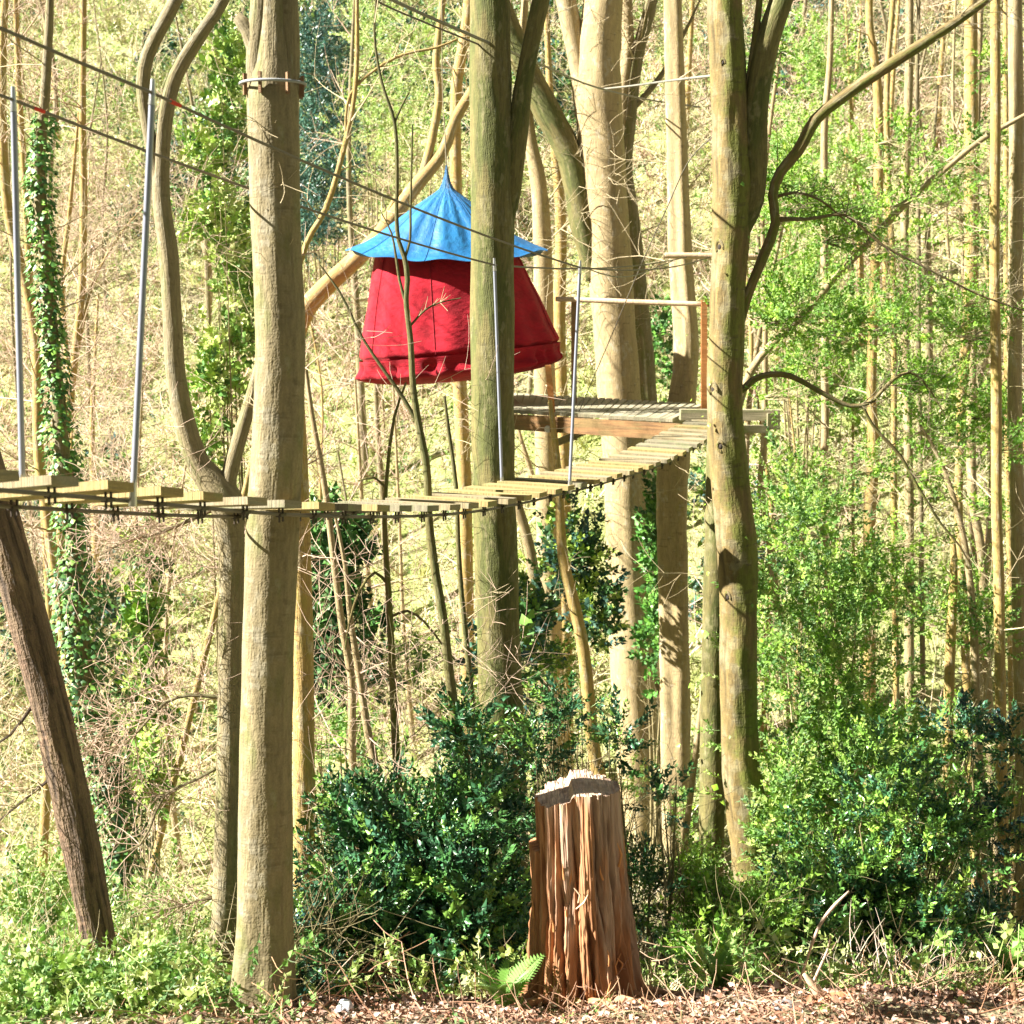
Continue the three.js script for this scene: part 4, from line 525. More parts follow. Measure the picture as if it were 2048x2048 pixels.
{
  const t = thing('plank_bridge', 'narrow suspended plank bridge with steel hanger bars leading to the platform', 'bridge', V(-1.2, 1.6, -4)), o = t.position, rnd = rngOf(31);
  const cableAt = (off) => { const pts = []; for (let d = 2.2; d <= 12.6; d += 0.2) pts.push(rightEdge(d).addScaledVector(RV, -off).add(V(0, -0.032 + roll(d) * off / PW, 0)).sub(o)); return pts; };
  for (const off of [0.03, PW - 0.03]) { const pts = cableAt(off); mk('deck_cable', new MB().tube(pts, pts.map(() => 0.006), 6).build(), M.cable, t); }
  const boltGeo = new MB().tube([V(-0.012, 0, 0), V(-0.012, -0.045, 0)], [0.004, 0.004], 5).tube([V(0.012, 0, 0), V(0.012, -0.045, 0)], [0.004, 0.004], 5).box(V(0, -0.022, 0), V(0.018, 0, 0), V(0, 0.005, 0), V(0, 0, 0.01)).build();
  for (let k = 0, d = 2.35; d < 12.5; d += 0.235 * Math.cos(TH), k++) {
    const RR = RV.clone().add(V(0, -roll(d) / PW, 0)).normalize(), c = rightEdge(d).addScaledVector(RR, -PW / 2), nx = rightEdge(d + 0.1).sub(rightEdge(d - 0.1)).normalize(), up = RR.clone().cross(nx).normalize(), w = 0.056 + 0.006 * rnd(), th = 0.012;
    const mb = new MB(), a = RR.clone().multiplyScalar(PW / 2 + 0.012 + 0.012 * (rnd() - 0.5)), b = nx.clone().multiplyScalar(w), u = up.clone().multiplyScalar(th), tw = (rnd() - 0.5) * 0.03;
    u.addScaledVector(nx, tw * th); mb.box(V(0, 0, 0), a, b, u, 2.2);
    const g = mb.build(), sh = rnd() * 3; for (let i = 0; i < g.attributes.uv.count; i++) g.attributes.uv.setXY(i, g.attributes.uv.getX(i) + sh, g.attributes.uv.getY(i) + sh * 1.7);
    const m = mk('plank', g, M.planks[Math.floor(rnd() * 3)], t); m.position.copy(c.sub(o)); m.rotation.x = (rnd() - 0.5) * 0.04; m.position.addScaledVector(RV, (rnd() - 0.5) * 0.012);
    for (const s of [-1, 1]) { const q = mk('bolt', boltGeo, M.bolt, t); q.position.copy(m.position).addScaledVector(RR, s * (PW / 2 - 0.03)).add(V(0, -th, 0)); q.rotation.y = -TH + Math.PI / 2; }
  }
  const bar = (topPx, botPx, d) => {
    const a = at(...topPx, d).sub(o), b = at(...botPx, d).sub(o), dir = b.clone().sub(a).normalize(), g = mk('hanger_bar', new MB().tube([a, b], [0.0085, 0.0085], 10).build(), M.steel, t);
    mk('bar_end', new MB().tube([a.clone().addScaledVector(dir, -0.035), a.clone().addScaledVector(dir, 0.03)], [0.006, 0.0105], 8).build(), M.steelShine, g); mk('bar_end', new MB().tube([b.clone().addScaledVector(dir, -0.06), b.clone().addScaledVector(dir, 0.03)], [0.0075, 0.012], 8).build(), M.steelShine, g);
  };
  bar([27, 200], [45, 975], 4.11); bar([305, 186], [266, 990], 3.98); bar([989, 530], [1004, 968], 7.76); bar([1160, 535], [1139, 975], 7.68);
  const sag = (a, b, s, n = 14) => Array.from({ length: n + 1 }, (_, k) => a.clone().lerp(b, k / n).add(V(0, -s * 4 * (k / n) * (1 - k / n), 0)));
  const A = at(27, 200, 4.11), C = at(989, 530, 7.76), B = at(305, 186, 3.98), Dd = at(1160, 535, 7.68), E1 = at(1374, 514, 12.4), E2 = at(1420, 514, 12.4);
  for (const [p, q, e] of [[A, C, E1], [B, Dd, E2]]) {
    const back = p.clone().sub(q).normalize().multiplyScalar(1.9).add(p).add(V(0, 0.06, 0));
    const pts = [...sag(back, p, 0.015, 6), ...sag(p, q, 0.03).slice(1), ...sag(q, e, 0.05, 8).slice(1)].map(v => v.sub(o));
    const hc = mk('hand_cable', new MB().tube(pts, pts.map(() => 0.0048), 6).build(), M.cable, t);
    mk('red_tape', new MB().tube([p.clone().sub(o).lerp(q.clone().sub(o), 0.022).add(V(0, -0.0025, 0)), p.clone().sub(o).lerp(q.clone().sub(o), 0.034).add(V(0, -0.0035, 0))], [0.0058, 0.0058], 6).build(), M.redTape, hc);
  }
}
// ---------------------------------------------------------------- the platform
{
  const DY = -0.86, dist = py => 0.86 * F / (py - HORIZON);
  const P = (px, py) => { const d = dist(py); return V((px - 1024) / F * d, EYE + DY, -d); };
  const FL = P(985, 816), FR = P(1345, 836), BL = P(985, 781), BR = P(1412, 806);
  const t = thing('platform', 'grey slatted timber platform with an orange strut at the far end of the bridge', 'platform', V(0.6, ground(0.6, 13), -13)), o = t.position, n = 30;
  for (let k = 0; k < n; k++) {
    const u = (k + 0.5) / n, a = FL.clone().lerp(FR, u), b = BL.clone().lerp(BR, u), ax = b.clone().sub(a).multiplyScalar(0.5), w = FR.clone().sub(FL).length() / n * 0.42;
    const side = ax.clone().cross(V(0, 1, 0)).normalize().multiplyScalar(w * (1 + 0.1 * noise3(k * 3.1, 0, 0)));
    const m = mk('slat', new MB().box(V(0, 0, 0), ax, V(0, 0.014, 0), side, 1.2).build(), M.deck[k % 2], t); m.position.copy(a.add(b).multiplyScalar(0.5).sub(o)).add(V(0, -0.014 + 0.003 * noise3(k * 1.7, 4, 0), 0));
  }
  const beam = (name, a, b, h, w, mat) => { const ax = b.clone().sub(a).multiplyScalar(0.5), up = Math.abs(ax.y) > ax.length() * 0.7 ? V(0, 0, 1) : V(0, 1, 0), sd = ax.clone().cross(up).normalize(), u2 = sd.clone().cross(ax).normalize(); const m = mk(name, new MB().box(V(0, 0, 0), ax, u2.multiplyScalar(h / 2), sd.multiplyScalar(w / 2), 1.1).build(), mat, t); m.position.copy(a.clone().add(b).multiplyScalar(0.5).sub(o)); return m; };
  const dn = V(0, -0.1, 0), toF = V(0.03, 0, 0.06);
  beam('fascia_beam', FL.clone().add(dn).add(toF), FR.clone().add(dn).add(toF).add(V(0.02, 0, 0)), 0.13, 0.06, M.fascia);
  beam('rear_beam', BL.clone().add(dn), BR.clone().add(dn), 0.17, 0.07, M.fascia);
  for (const u of [0.06, 0.5, 0.94]) beam('joist', FL.clone().lerp(FR, u).add(V(0, -0.12, 0)).lerp(BL.clone().lerp(BR, u).add(V(0, -0.12, 0)), 0.02), BL.clone().lerp(BR, u).add(V(0, -0.12, 0)), 0.14, 0.06, M.darkWood);
  beam('cross_beam', at(1360, 829, 12.0), at(1558, 830, 12.0), 0.085, 0.12, M.darkWood);
  beam('cross_beam', at(1533, 842, 11.95), at(1557, 842, 11.95), 0.13, 0.14, M.darkWood);
  beam('cross_beam', at(1400, 858, 11.9), at(1532, 858, 11.9), 0.06, 0.08, M.darkWood);
  beam('strut', at(1096, 730, 12.75), at(1110, 885, 12.75), 0.075, 0.05, M.orangeWood);
  beam('brace', at(1108, 888, 12.95), at(1180, 858, 12.95), 0.06, 0.05, M.darkWood);
  beam('post', at(1148, 600, 13.9), at(1148, 880, 13.9), 0.05, 0.05, M.brownWood);
  beam('post', at(1408, 600, 13.4), at(1408, 880, 13.4), 0.065, 0.05, M.orangeWood);
  beam('joist', at(1225, 838, 14), at(1240, 826, 16.7), 0.14, 0.08, M.darkWood);
  beam('joist', at(1330, 845, 13), at(1358, 832, 14.9), 0.14, 0.08, M.darkWood);
  const pole = (name, a, b, r, mat) => { const s = sampleWorld([a.clone().sub(o), b.clone().sub(o)], [r, r * 0.85], 0.2); return mk(name, new MB().tube(s.pts, (q, f, l) => r * (1 + 0.12 * noise3(Math.cos(f) + 3, Math.sin(f), l * 4)), 10, { uk: 1, vk: 1 }).build(), mat, t); };
  pole('rail', at(1112, 598, 13.9), at(1424, 609, 13.4), 0.024, M.railWood);
  pole('anchor_pole', at(1330, 511, 12.4), at(1514, 514, 12.4), 0.028, M.railWood);
  for (const [x, y, r] of [[1093, 846, 0.03], [1316, 856, 0.03]]) { const g = new THREE.CylinderGeometry(r, r, 0.02, 14); g.rotateX(Math.PI / 2); const m = mk('bolt', g, M.steelShine, t); const u = (x - 1024) / 321, p = FL.clone().lerp(FR, clamp((x - 985) / 360)); m.position.copy(p.add(V(0.04, -0.14, 0.105)).sub(o)); }
}
// ---------------------------------------------------------------- the hanging tent
{
  const d = 14.3, k = d / F, top = at(893, 330, d), ctr = y => at(895, y, d).y;
  const t = thing('hanging_tent', 'hanging red cloth tent with a blue pointed roof, slung among the trees', 'tent', at(905, 765, d)), o = t.position, cx = top.x;
  const cloth = (a, b, c) => { const A = tileNoise(S, [6, 6], 91 + c), B = tileNoise(S, [30, 30], 92 + c), C = tileNoise(S, [200, 200], 93 + c); return { map: tex(S, i => a.map((v, q) => lerp(v, b[q], clamp(0.5 + 0.5 * A[i] + 0.35 * B[i])) * (1 + 0.1 * C[i]))), bumpMap: tex(S, i => 0.5 + 0.25 * A[i] + 0.15 * B[i] + 0.08 * C[i], false), bumpScale: 0.012 }; };
  M.blue = std({ ...cloth([0.011, 0.15, 0.36], [0.008, 0.105, 0.28], 0), roughness: 0.55, side: THREE.DoubleSide });
  M.red = std({ ...cloth([0.36, 0.004, 0.018], [0.24, 0.003, 0.012], 5), roughness: 1, side: THREE.DoubleSide });
  const surf = (name, rows, cols, f, mat, parent) => { const p = [], u = [], ix = []; for (let j = 0; j <= rows; j++) for (let i = 0; i <= cols; i++) { const a = i / cols * Math.PI * 2, v = f(j / rows, a); p.push(v.x - o.x, v.y - o.y, v.z - o.z); u.push(i / cols * 4, j / rows * 1.5); } for (let j = 0; j < rows; j++) for (let i = 0; i < cols; i++) { const a = j * (cols + 1) + i, w = cols + 1; ix.push(a, a + w, a + 1, a + 1, a + w, a + w + 1); } let g = new THREE.BufferGeometry(); g.setAttribute('position', new THREE.Float32BufferAttribute(p, 3)); g.setAttribute('uv', new THREE.Float32BufferAttribute(u, 2)); g.setIndex(ix); g.computeVertexNormals(); return mk(name, g, mat, parent ?? t); };
  const RP = [[330, 1.5], [348, 4], [366, 9], [378, 14], [388, 26], [402, 45], [431, 84], [471, 136], [487, 168], [500, 200]];
  const prof = v => { const s = v * (RP.length - 1), i = Math.min(Math.floor(s), RP.length - 2), f = s - i; return [lerp(RP[i][0], RP[i + 1][0], f), lerp(RP[i][1], RP[i + 1][1], f)]; };
  const roofAt = (v, a, out = 1) => { let [y, r] = prof(v); r *= out; const e = smooth(0.55, 1, v), c4 = Math.pow(Math.abs(Math.cos(a)), 3), pl = smooth(0.2, 0.5, v) * (1 - 0.7 * smooth(0.6, 1, v)); r *= 1 - e * 0.10 * (1 - c4); r *= 1 + pl * 0.028 * Math.sin(a * 9 + 2 * noise3(Math.cos(a) * 2, Math.sin(a) * 2, 0)) + pl * 0.02 * Math.sin(a * 23 + v * 3); y += e * 26 * (1 - c4) + 2.5 * e * Math.sin(a * 11) ; y += 3 * (1 - smooth(0, 0.4, v)) * 0; return V(cx + Math.cos(a) * r * k, ctr(y), -d + Math.sin(a) * r * k * 0.95); };
  const roof = surf('roof', 60, 180, (v, a) => roofAt(v, a), M.blue);
  const tiltY = x => -(x) * 0.10;      // the right side hangs higher
  const bodyAt = (v, a, out = 1) => { const y = lerp(503, 710, v), r = out * lerp(136, 199, Math.pow(v, 0.85)) * (1 + 0.012 * v * Math.sin(a * 5 + 1) + 0.011 * Math.sin(a * 17 + 2 * noise3(Math.cos(a) * 2, Math.sin(a) * 2, 3)) * (0.4 + v) + 0.012 * noise3(Math.cos(a) * 3, Math.sin(a) * 3, v * 4) - 0.055 * Math.exp(-(((v - 0.985) / 0.025) ** 2))), x = Math.cos(a) * r + lerp(0, 24, v); return V(cx + x * k, ctr(y + tiltY(x) * v), -d + Math.sin(a) * r * k * 0.95); };
  const body = surf('cloth_wall', 46, 220, (v, a) => bodyAt(v, a), M.red);
  surf('hem', 40, 200, (v, a) => { const q = Math.sin(v * Math.PI * 0.5), y = 706 + 52 * Math.pow(v, 0.75) + (v > 0.7 ? (v - 0.7) * 20 : 0), r = (v < 0.45 ? 199 - 4 * Math.sin(v * 7) : 199 * Math.pow(clamp(1 - ((v - 0.45) / 0.55) ** 2.6), 0.5)) * (1 + 0.045 * Math.sin(v * 3.1) * Math.sin(a * 22 + 4 * noise3(Math.cos(a) * 4, Math.sin(a) * 4, 1)) + 0.02 * noise3(Math.cos(a) * 7, Math.sin(a) * 7, v * 3)), x = Math.cos(a) * r + 24; return V(cx + x * k, ctr(y + tiltY(x) * 1), -d + Math.sin(a) * r * k * 0.95); }, M.red);
  mk('hanging_rope', new MB().tube([at(893, 336, d).sub(o), at(890, 270, d).sub(o), at(886, 214, d + 0.7).sub(o), at(884, 120, 15).sub(o), at(884, -60, 15.6).sub(o)], [0.008, 0.007, 0.006, 0.006, 0.006], 6).build(), M.twigDark, t);
  M.seam = std({ color: lin(0.26, 0.004, 0.014) }); M.seamBlue = std({ color: lin(0.009, 0.115, 0.29) });
  for (let q = 0; q < 8; q++) { const a = q / 8 * Math.PI * 2 + 0.2, pts = [], pr = []; for (let j = 0; j <= 20; j++) { pts.push(bodyAt(j / 20 * 0.96, a, 1.004).sub(o)); pr.push(roofAt(0.25 + 0.75 * j / 20, a, 1.004).sub(o)); } mk('seam', new MB().tube(pts, pts.map(() => 0.0045), 5).build(), M.seam, body); mk('seam', new MB().tube(pr, pr.map(() => 0.004), 5).build(), M.seamBlue, roof); };
}
// ---------------------------------------------------------------- lines and collars
{
  const line = (label, pts, r, mat) => { const P = pts.map(q => at(...q)), t = thing('cable_line', label, 'cable', P[0]); const c = new THREE.CatmullRomCurve3(P), v = c.getPoints(40).map(p => p.sub(t.position)); mk('cable', new MB().tube(v, v.map(() => r), 6).build(), mat, t); };
  line('pale cable sloping down across the top of the olive trunk', [[700, -45, 6.2], [789, 2, 6.6], [941, 70, 7.4], [1075, 126, 10], [1205, 178, 14], [1300, 200, 15], [1400, 214, 15.5]], 0.0085, M.cablePale);
  line('dark cable running into the olive trunk just under the pale one', [[690, -35, 6.9], [763, 7, 7.1], [850, 45, 7.4], [965, 92, 7.85]], 0.005, M.cable);
  line('pale line strung between the pale tree and the mossy trunk high above the platform', [[1205, 178, 16.1], [1260, 172, 14.4], [1320, 164, 12], [1384, 156, 9.5], [1440, 150, 8.8]], 0.008, M.cablePale);
  line('thin stay wire slanting down from the mossy trunk towards the platform', [[1440, 260, 9], [1380, 319, 9.8], [1332, 420, 10.8], [1290, 512, 11.6], [1215, 690, 12.9], [1150, 842, 12.85]], 0.004, M.cable);
  line('slack wire sagging between hand cables beyond the last hanger bars', [[1172, 536, 8.2], [1205, 548, 9], [1242, 554, 10], [1280, 548, 11], [1345, 522, 12.35]], 0.004, M.cablePale);
  const c = at(546, 170, 5.1), t = thing('cable_collar', 'cable collar with wooden spacer blocks round the top of the nearest beech', 'collar', c);
  const ring = new THREE.TorusGeometry(0.107, 0.005, 8, 48); ring.rotateX(Math.PI / 2); mk('cable', ring, M.rope, t).position.y = 0.002;
  for (let k = 0; k < 8; k++) { const a = k / 8 * 6.283 + 0.25 + 0.3 * noise3(k * 3.3, 0, 0), m = mk('spacer_block', new MB().box(V(0, 0, 0), V(0.0045, 0, 0), V(0, 0.034, 0), V(0, 0, 0.006), 3).build(), M.brownWood, t); m.position.set(Math.cos(a) * 0.0965, -0.004, Math.sin(a) * 0.0965); m.rotation.y = Math.PI / 2 - a; }
}
// ---------------------------------------------------------------- the tree stump
{
  const d = 5.3, SC = d / 5.06, k = d / F, gx = at(1172, 2000, d).x, base = onGround(gx, d), t = thing('tree_stump', 'tall torn tree stump with deeply grooved reddish brown wood', 'stump', base);
  const H = at(1172, 1566, d).y - base.y, NA = 420, NV = 220, p = [], u = [], col = [], ix = [];
  const off = at(1143, 1600, d).x - gx;
  const radius = (a, h) => {                            // a from the viewer's right, h 0..1
    const ca = Math.cos(a), sa = Math.sin(a), tw = a + 0.22 * h;
    let r = lerp(0.197, 0.168, smooth(0, 0.9, h));
    r *= 1 + 0.34 * Math.exp(-h * 13) * (0.65 + 0.6 * Math.cos(a * 5 + 0.6)) + 0.1 * Math.exp(-h * 5);
    // broad flutes, then narrow torn grooves running up the wood
    const big = noise3(Math.cos(tw) * 2.3 + 5, Math.sin(tw) * 2.3, h * 0.7), mid = 1 - Math.abs(noise3(Math.cos(tw) * 5.5, Math.sin(tw) * 5.5 + 3, h * 1.1 + 4)), fine = 1 - Math.abs(noise3(Math.cos(tw) * 14 + 1, Math.sin(tw) * 14, h * 2.6 + 9)), fib = noise3(Math.cos(tw) * 44, Math.sin(tw) * 44, h * 7);
    const torn = smooth(0.95, 0.55, h);
    r += 0.016 * big - 0.03 * Math.pow(mid, 7) - lerp(0.002, 0.010, torn * smooth(-0.3, 0.3, noise3(ca * 3, sa * 3 + 8, h * 3))) * Math.pow(fine, 5) + 0.0034 * fib * (0.5 + torn) + 0.0035 * torn * noise3(ca * 9, sa * 9, h * 9) + 0.0022 * noise3(ca * 26, sa * 26, h * 34) * (0.3 + torn);
    // gaping hollow low on the front and a long central groove
    const da = (q, w) => Math.exp(-((((a - q + 9.4248) % 6.2832 - 3.1416) / w) ** 2));
    r -= 0.05 * da(1.55, 0.2) * smooth(0.3, 0.06, h) + 0.022 * da(1.25 - 0.1 * h, 0.05) * smooth(0.1, 0.3, h) * smooth(1.05, 0.7, h) + 0.02 * da(1.72 + 0.1 * h, 0.07) * smooth(0.0, 0.2, h) * smooth(0.7, 0.45, h);
    for (const [q, w, h0, h1, dp] of [[0.75, 0.035, 0.05, 0.95, 0.022], [1.08, 0.03, 0.35, 1.05, 0.026], [1.42, 0.035, 0.1, 0.55, 0.03], [1.6, 0.025, 0.5, 0.98, 0.02], [2.0, 0.04, 0.12, 0.72, 0.034], [2.3, 0.028, 0.3, 0.86, 0.026], [2.62, 0.03, 0.08, 0.6, 0.026], [0.4, 0.03, 0.2, 0.7, 0.018]]) r -= 1.5 * dp * da(q + 0.12 * (h - 0.5) + 0.025 * noise3(q * 9, h * 4, 1) + 0.012 * noise3(q * 9, h * 23, 2), w * (0.6 + 0.8 * clamp(0.5 + noise3(q * 5, h * 6, 3)))) * smooth(h0, h0 + 0.12, h) * smooth(h1, h1 - 0.15, h);
    // the notch sawn out of the upper left side
    if (h > 0.79) r -= 0.026 * smooth(2.45, 2.6, a) * smooth(3.9, 3.7, a) * smooth(0.79, 0.797, h);
    return r * SC;
  };
  const topH = a => { const x = Math.cos(a); return H * (0.935 + 0.03 * smooth(-1, 0, x) + 0.035 * smooth(-0.1, 0.02, x) - 0.012 * smooth(0.3, 1, x)) + 0.006 * noise3(Math.cos(a) * 6, Math.sin(a) * 6, 2) + 0.005 * noise3(Math.cos(a) * 20, Math.sin(a) * 20, 2); };
  for (let j = 0; j <= NV; j++) for (let i = 0; i <= NA; i++) {
    const a = i / NA * Math.PI * 2 - Math.PI / 2, h = j / NV, r = radius(((a % 6.2832) + 6.2832) % 6.2832, h), y = -0.06 + h * (topH(a) + 0.06);
    p.push(Math.cos(a) * r + off * (y / H), y, Math.sin(a) * r * 0.92); u.push(i / NA * 2, y * 1.1);
    const n1 = fbm(Math.cos(a) * 4, Math.sin(a) * 4, y * 3 + 20), n2 = noise3(Math.cos(a) * 16, Math.sin(a) * 16, y * 5), grey = smooth(-0.15, 0.35, n1 + 0.55 * (y / H - 0.55) + 0.25 * Math.cos(a) - 0.05), q = 1 + 0.22 * n2;
    col.push(lerp(0.43, 0.45, grey) * q, lerp(0.205, 0.315, grey) * q, lerp(0.095, 0.235, grey) * q);
  }
  for (let j = 0; j < NV; j++) for (let i = 0; i < NA; i++) { const a = j * (NA + 1) + i, w = NA + 1; ix.push(a, a + w, a + 1, a + 1, a + w, a + w + 1); }
  const g = new THREE.BufferGeometry(); g.setAttribute('position', new THREE.Float32BufferAttribute(p, 3)); g.setAttribute('uv', new THREE.Float32BufferAttribute(u, 2)); g.setAttribute('color', new THREE.Float32BufferAttribute(col, 3)); g.setIndex(ix); g.computeVertexNormals();
  const fibre = (() => { const a = tileNoise(S, [70, 5], 121), b = tileNoise(S, [180, 14], 122), c = tileNoise(S, [24, 8], 123); return tex(S, i => { const v = 0.8 + 0.16 * a[i] + 0.14 * b[i] + 0.1 * c[i]; return [v, v * (0.97 + 0.06 * c[i]), v * (0.93 + 0.1 * c[i])]; }); })();
  const fb = (() => { const a = tileNoise(S, [70, 5], 121), b = tileNoise(S, [180, 14], 122); return tex(S, i => 0.5 + 0.25 * a[i] + 0.2 * b[i], false); })();
  M.stump = std({ map: fibre, bumpMap: fb, bumpScale: 0.012, vertexColors: true, roughness: 0.9, side: THREE.DoubleSide });
  mk('torn_wood', g, M.stump, t);
  // the sawn top
  const tp = [], ti = [], tu = [], tc = []; const NR = 18;
  for (let j = 0; j <= NR; j++) for (let i = 0; i <= NA; i++) { const a = i / NA * Math.PI * 2 - Math.PI / 2, q = 1 - j / NR, aa = ((a % 6.2832) + 6.2832) % 6.2832, r = radius(aa, 1) * q * 0.998, x = Math.cos(a) * r, hh = H * (0.935 + 0.03 * smooth(-1, 0, x / 0.145) + 0.035 * smooth(-0.1, 0.02, x / 0.145) - 0.012 * smooth(0.3, 1, x / 0.145)) + (1 - q) * 0.004 * noise3(x * 60, 3, Math.sin(a) * r * 60) + 0.0015 * noise3(x * 120, 7, Math.sin(a) * r * 120) * (1 - q); const y = lerp(hh, topH(a), smooth(0.8, 1, q)) - 0.001; tp.push(x + off * (y / H), y, Math.sin(a) * r * 0.92); tu.push(x * 3, Math.sin(a) * r * 3); const n = 1 + 0.2 * noise3(x * 50, 1, Math.sin(a) * r * 50); tc.push(0.56 * n, 0.41 * n, 0.32 * n); }
  for (let j = 0; j < NR; j++) for (let i = 0; i < NA; i++) { const a = j * (NA + 1) + i, w = NA + 1; ti.push(a, a + w, a + 1, a + 1, a + w, a + w + 1); }
  const tg = new THREE.BufferGeometry(); tg.setAttribute('position', new THREE.Float32BufferAttribute(tp, 3)); tg.setAttribute('uv', new THREE.Float32BufferAttribute(tu, 2)); tg.setAttribute('color', new THREE.Float32BufferAttribute(tc, 3)); tg.setIndex(ti); tg.computeVertexNormals();
  mk('sawn_top', tg, M.stump, t).userData.label = 'pale ragged sawn top';
  // splinters and roots
  const r = rngOf(5);
  M.splinter = std({ color: lin(0.52, 0.24, 0.09) }); M.splinterPale = std({ color: lin(0.66, 0.46, 0.30) });
  for (let q = 0; q < 16; q++) { const a = 0.5 + r() * 2.3, h = 0.05 + r() * 0.65, R = radius(a, h) + 0.001, y = h * H, c = V(Math.cos(a) * R + off * h, y, Math.sin(a) * R * 0.92), mb = new MB(), L = 0.03 + 0.07 * r(); mb.tube([c, c.clone().add(V((r() - 0.5) * 0.02, L * 0.5, 0.004)), c.clone().add(V((r() - 0.5) * 0.03, L, 0.012 * r()))], [0.005, 0.004, 0.001], 5); mk('splinter', mb.build(), M.splinter, t); }
  { const mb = new MB(), a = at(1160, 1790, d - 0.175).sub(base), b = at(1168, 1806, d - 0.185).sub(base), c = at(1156, 1806, d - 0.175).sub(base); mb.tube([at(1148, 1776, d - 0.165).sub(base), a, c], [0.002, 0.004, 0.002], 5).tube([at(1176, 1790, d - 0.185).sub(base), b, at(1152, 1818, d - 0.18).sub(base)], [0.002, 0.0045, 0.002], 5); mk('splinter', mb.build(), M.splinterPale, t); }
  for (let q = 0; q < 9; q++) { const a = 0.1 + q / 8 * 2.95, L = 0.16 + 0.16 * r(), p0 = V(Math.cos(a) * 0.16, 0.07, Math.sin(a) * 0.145), p2 = V(Math.cos(a + (r() - 0.5) * 0.9) * (0.19 + L), 0, Math.sin(a) * (0.17 + L * 0.8)); p2.y = ground(base.x + p2.x, -(base.z + p2.z)) - base.y - 0.012; const p1 = p0.clone().lerp(p2, 0.4); p1.y = lerp(p0.y, p2.y, 0.7) + 0.012; const s = sampleWorld([p0, p1, p2], [0.026, 0.013, 0.004], 0.02); mk('root', new MB().tube(s.pts, (tt, f, l, kk) => s.rad[kk] * (1 + 0.25 * noise3(Math.cos(f) * 2 + q * 5, Math.sin(f) * 2, l * 30)), 12).build(), M.stumpRoot ??= std({ ...woodMaps([0.42, 0.20, 0.09], [0.28, 0.12, 0.05], [0.36, 0.22, 0.13]), bumpScale: 0.006 }), t); }
}
// ---------------------------------------------------------------- small things on the bank
function fern(label, px, py, dist, n, L, seed) {
  const p = at(px, py, dist), b = onGround(p.x, dist), t = thing('fern', label, 'fern', b), r = rngOf(seed); M.fern ??= new THREE.MeshPhysicalMaterial({ color: lin(0.15, 0.33, 0.03), roughness: 0.7, side: THREE.DoubleSide, transmission: 0.4, thickness: 0 });
  for (let k = 0; k < n; k++) {
    const a = 0.3 + k / n * 6.0 + r() * 0.4, dir = V(Math.cos(a), 0, Math.sin(a)), len = L * (0.75 + 0.4 * r()), lean = 0.35 + 0.5 * r(), mb = new MB(), pts = [];
    for (let j = 0; j <= 22; j++) { const s = j / 22; pts.push(dir.clone().multiplyScalar(len * lean * (0.25 * s + 0.75 * s * s)).add(V(0, len * (s - 0.32 * lean * s * s * s), 0))); }
    mb.tube(pts, pts.map((_, j) => lerp(0.003, 0.0008, j / 22)), 4);
    const side = V(-dir.z, 0, dir.x);
    for (let j = 4; j < 22; j++) { const s = j / 22, w = len * 0.30 * Math.sin(Math.PI * Math.pow(1 - s, 0.75) * 0.86 + 0.1) * (1 - s * 0.4), tg = pts[j].clone().sub(pts[j - 1]).normalize(); for (const sg of [-1, 1]) { const od = side.clone().multiplyScalar(sg).addScaledVector(tg, 0.45).normalize(); mb.leaf(pts[j], od, tg.clone().addScaledVector(od, -tg.dot(od)).normalize(), w, Math.min(0.022, w * 0.34), 0.1); for (let e = 1; e < 5; e++) { const o2 = pts[j].clone().addScaledVector(od, w * e / 5.5).add(V(0, -w * 0.05 * e / 5, 0)); for (const s2 of [-1, 1]) mb.leaf(o2, tg.clone().multiplyScalar(s2).addScaledVector(od, 0.5).normalize(), od, w * 0.2 * (1.2 - e / 6), 0.008, 0.1); } } }
    mk('frond', mb.build(), M.fern, t);
  }
}
fern('bright green fern at the left foot of the tree stump', 1010, 2010, 5.05, 7, 0.23, 1);
fern('small bright fern right of the tree stump', 1440, 1975, 5.35, 5, 0.2, 2);
fern('fern half hidden at the picture\'s lower right edge', 2035, 1990, 5.6, 5, 0.3, 3);
function rock(name, label, cat, px, py, dist, rx, ry, mat, seed) { const k = dist / F, p = at(px, py, dist), b = V(p.x, ground(p.x, dist), -dist), g = mergeVertices((() => { const q = new THREE.IcosahedronGeometry(1, 5); q.deleteAttribute('normal'); q.deleteAttribute('uv'); return q; })()), P = g.attributes.position; for (let i = 0; i < P.count; i++) { const v = V(P.getX(i), P.getY(i), P.getZ(i)), m = 1 + 0.28 * fbm(v.x * 1.4 + seed, v.y * 1.4, v.z * 1.4) + 0.08 * noise3(v.x * 6, v.y * 6, v.z * 6 + seed); P.setXYZ(i, v.x * rx * k * m, v.y * ry * k * m + ry * k * 0.5, v.z * rx * k * m * 0.8); } g.computeVertexNormals(); const m = mk(numbered(name), g, mat, scene); m.position.copy(b); m.userData = { label, category: cat, kind: 'thing' }; }
rock('stone', 'small whitish stone on the litter between the beech and the stump', 'stone', 690, 2030, 4.95, 20, 26, std({ color: lin(0.55, 0.56, 0.60) }), 3);
rock('stone', 'grey stone partly buried in litter right of the tree stump', 'stone', 1570, 2030, 4.95, 26, 14, std({ color: lin(0.20, 0.19, 0.19) }), 8);
function stick(name, label, cat, poly, dist, mat, sides = 10, lump = 0.25) { const s = samplePoly(poly, dist, 0.02), b = s.pts[0].clone(), t = thing(name, label, cat, b); trunkMesh('stem', s, b, mat, t, { sides, lump, seed: poly[0][0] % 11 }); return t; }
M.rootWood = std({ ...woodMaps([0.46, 0.20, 0.09], [0.34, 0.13, 0.055], [0.52, 0.34, 0.2]), bumpScale: 0.006 });
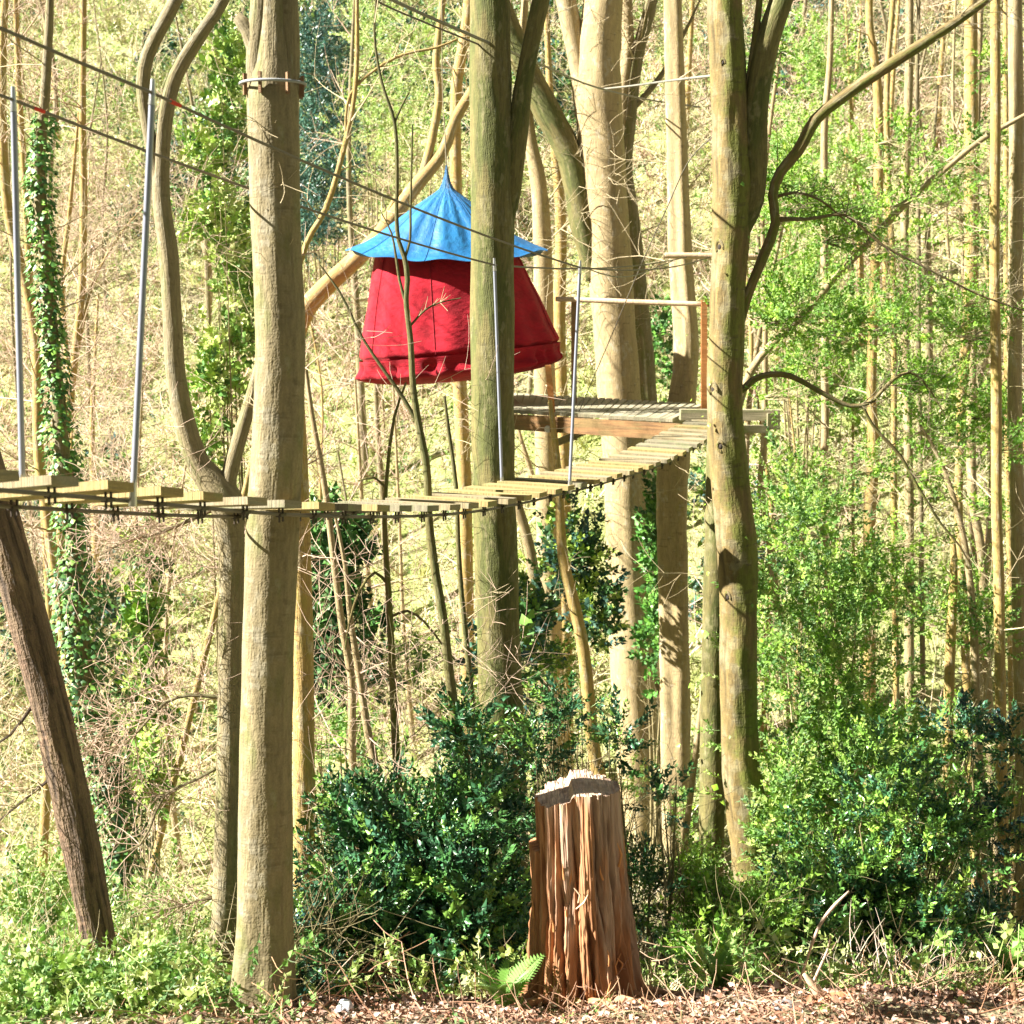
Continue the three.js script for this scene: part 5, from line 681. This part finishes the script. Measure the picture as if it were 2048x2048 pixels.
{
  const t = stick('broken_root', 'shredded orange root chunk lying on the litter at lower right', 'root', [[1598, 2055, 20], [1622, 2022, 34], [1655, 2008, 42], [1695, 2010, 46], [1728, 2030, 40], [1742, 2062, 30]], 5.05, M.rootWood, 26, 0.9);
  const rr = rngOf(88); for (let q = 0; q < 16; q++) { const x = 1612 + 120 * rr(), y = 2000 + 22 * rr(), L = 10 + 26 * rr(), dd = 5.05 - 0.03 * rr(), z = samplePoly([[x, y + 12, 7 + 6 * rr(), dd], [x + (rr() - 0.5) * L, y - L * 0.4, 5, dd - 0.01], [x + (rr() - 0.6) * L * 1.6, y - L * 0.8 * rr(), 1.5, dd - 0.02]], dd, 0.01); trunkMesh('splinter', z, t.position, q % 3 ? M.rootWood : M.twigPink, t, { sides: 6, lump: 0.3, seed: q }); }
  const s = samplePoly([[1640, 1990, 22], [1622, 1965, 16], [1608, 1948, 8]], 5.05, 0.02); trunkMesh('prong', s, t.position, M.splinterPale ?? M.rootWood, t, { sides: 8, lump: 0.3 });
}
stick('pale_log', 'short pale log lying on the litter near the right edge', 'log', [[1790, 2040, 20], [1820, 2024, 28], [1860, 2026, 26], [1880, 2034, 18]], 5.0, M.railWood, 12, 0.2);
stick('bent_twig', 'bent reddish twig rising from the litter in front of the dark holly', 'twig', [[1596, 1975, 6], [1610, 1930, 6], [1640, 1850, 7], [1665, 1815, 8], [1698, 1782, 5]], 5.3, M.twigPink, 6);
stick('bent_twig', 'short forked twig beside the broken orange root', 'twig', [[1622, 1975, 7], [1640, 1935, 6], [1655, 1900, 5], [1662, 1870, 3]], 5.25, M.twigPink, 6);
stick('stake', 'short brown stake standing in the lower right corner', 'stake', [[2046, 2070, 16], [2036, 2010, 14], [2026, 1966, 12]], 5.05, M.brownWood, 8);
stick('bent_twig', 'thin twig slanting up beside the corner stake', 'twig', [[1962, 2040, 5], [1985, 2000, 5], [2012, 1974, 3]], 5.1, M.twigPink, 6);
stick('bent_twig', 'straight thin twig standing in the litter left of the corner stake', 'twig', [[1826, 2030, 5], [1825, 1990, 4], [1824, 1968, 3]], 5.1, M.twigPink, 6);
console.log('all done');
renderer.render(scene, camera);
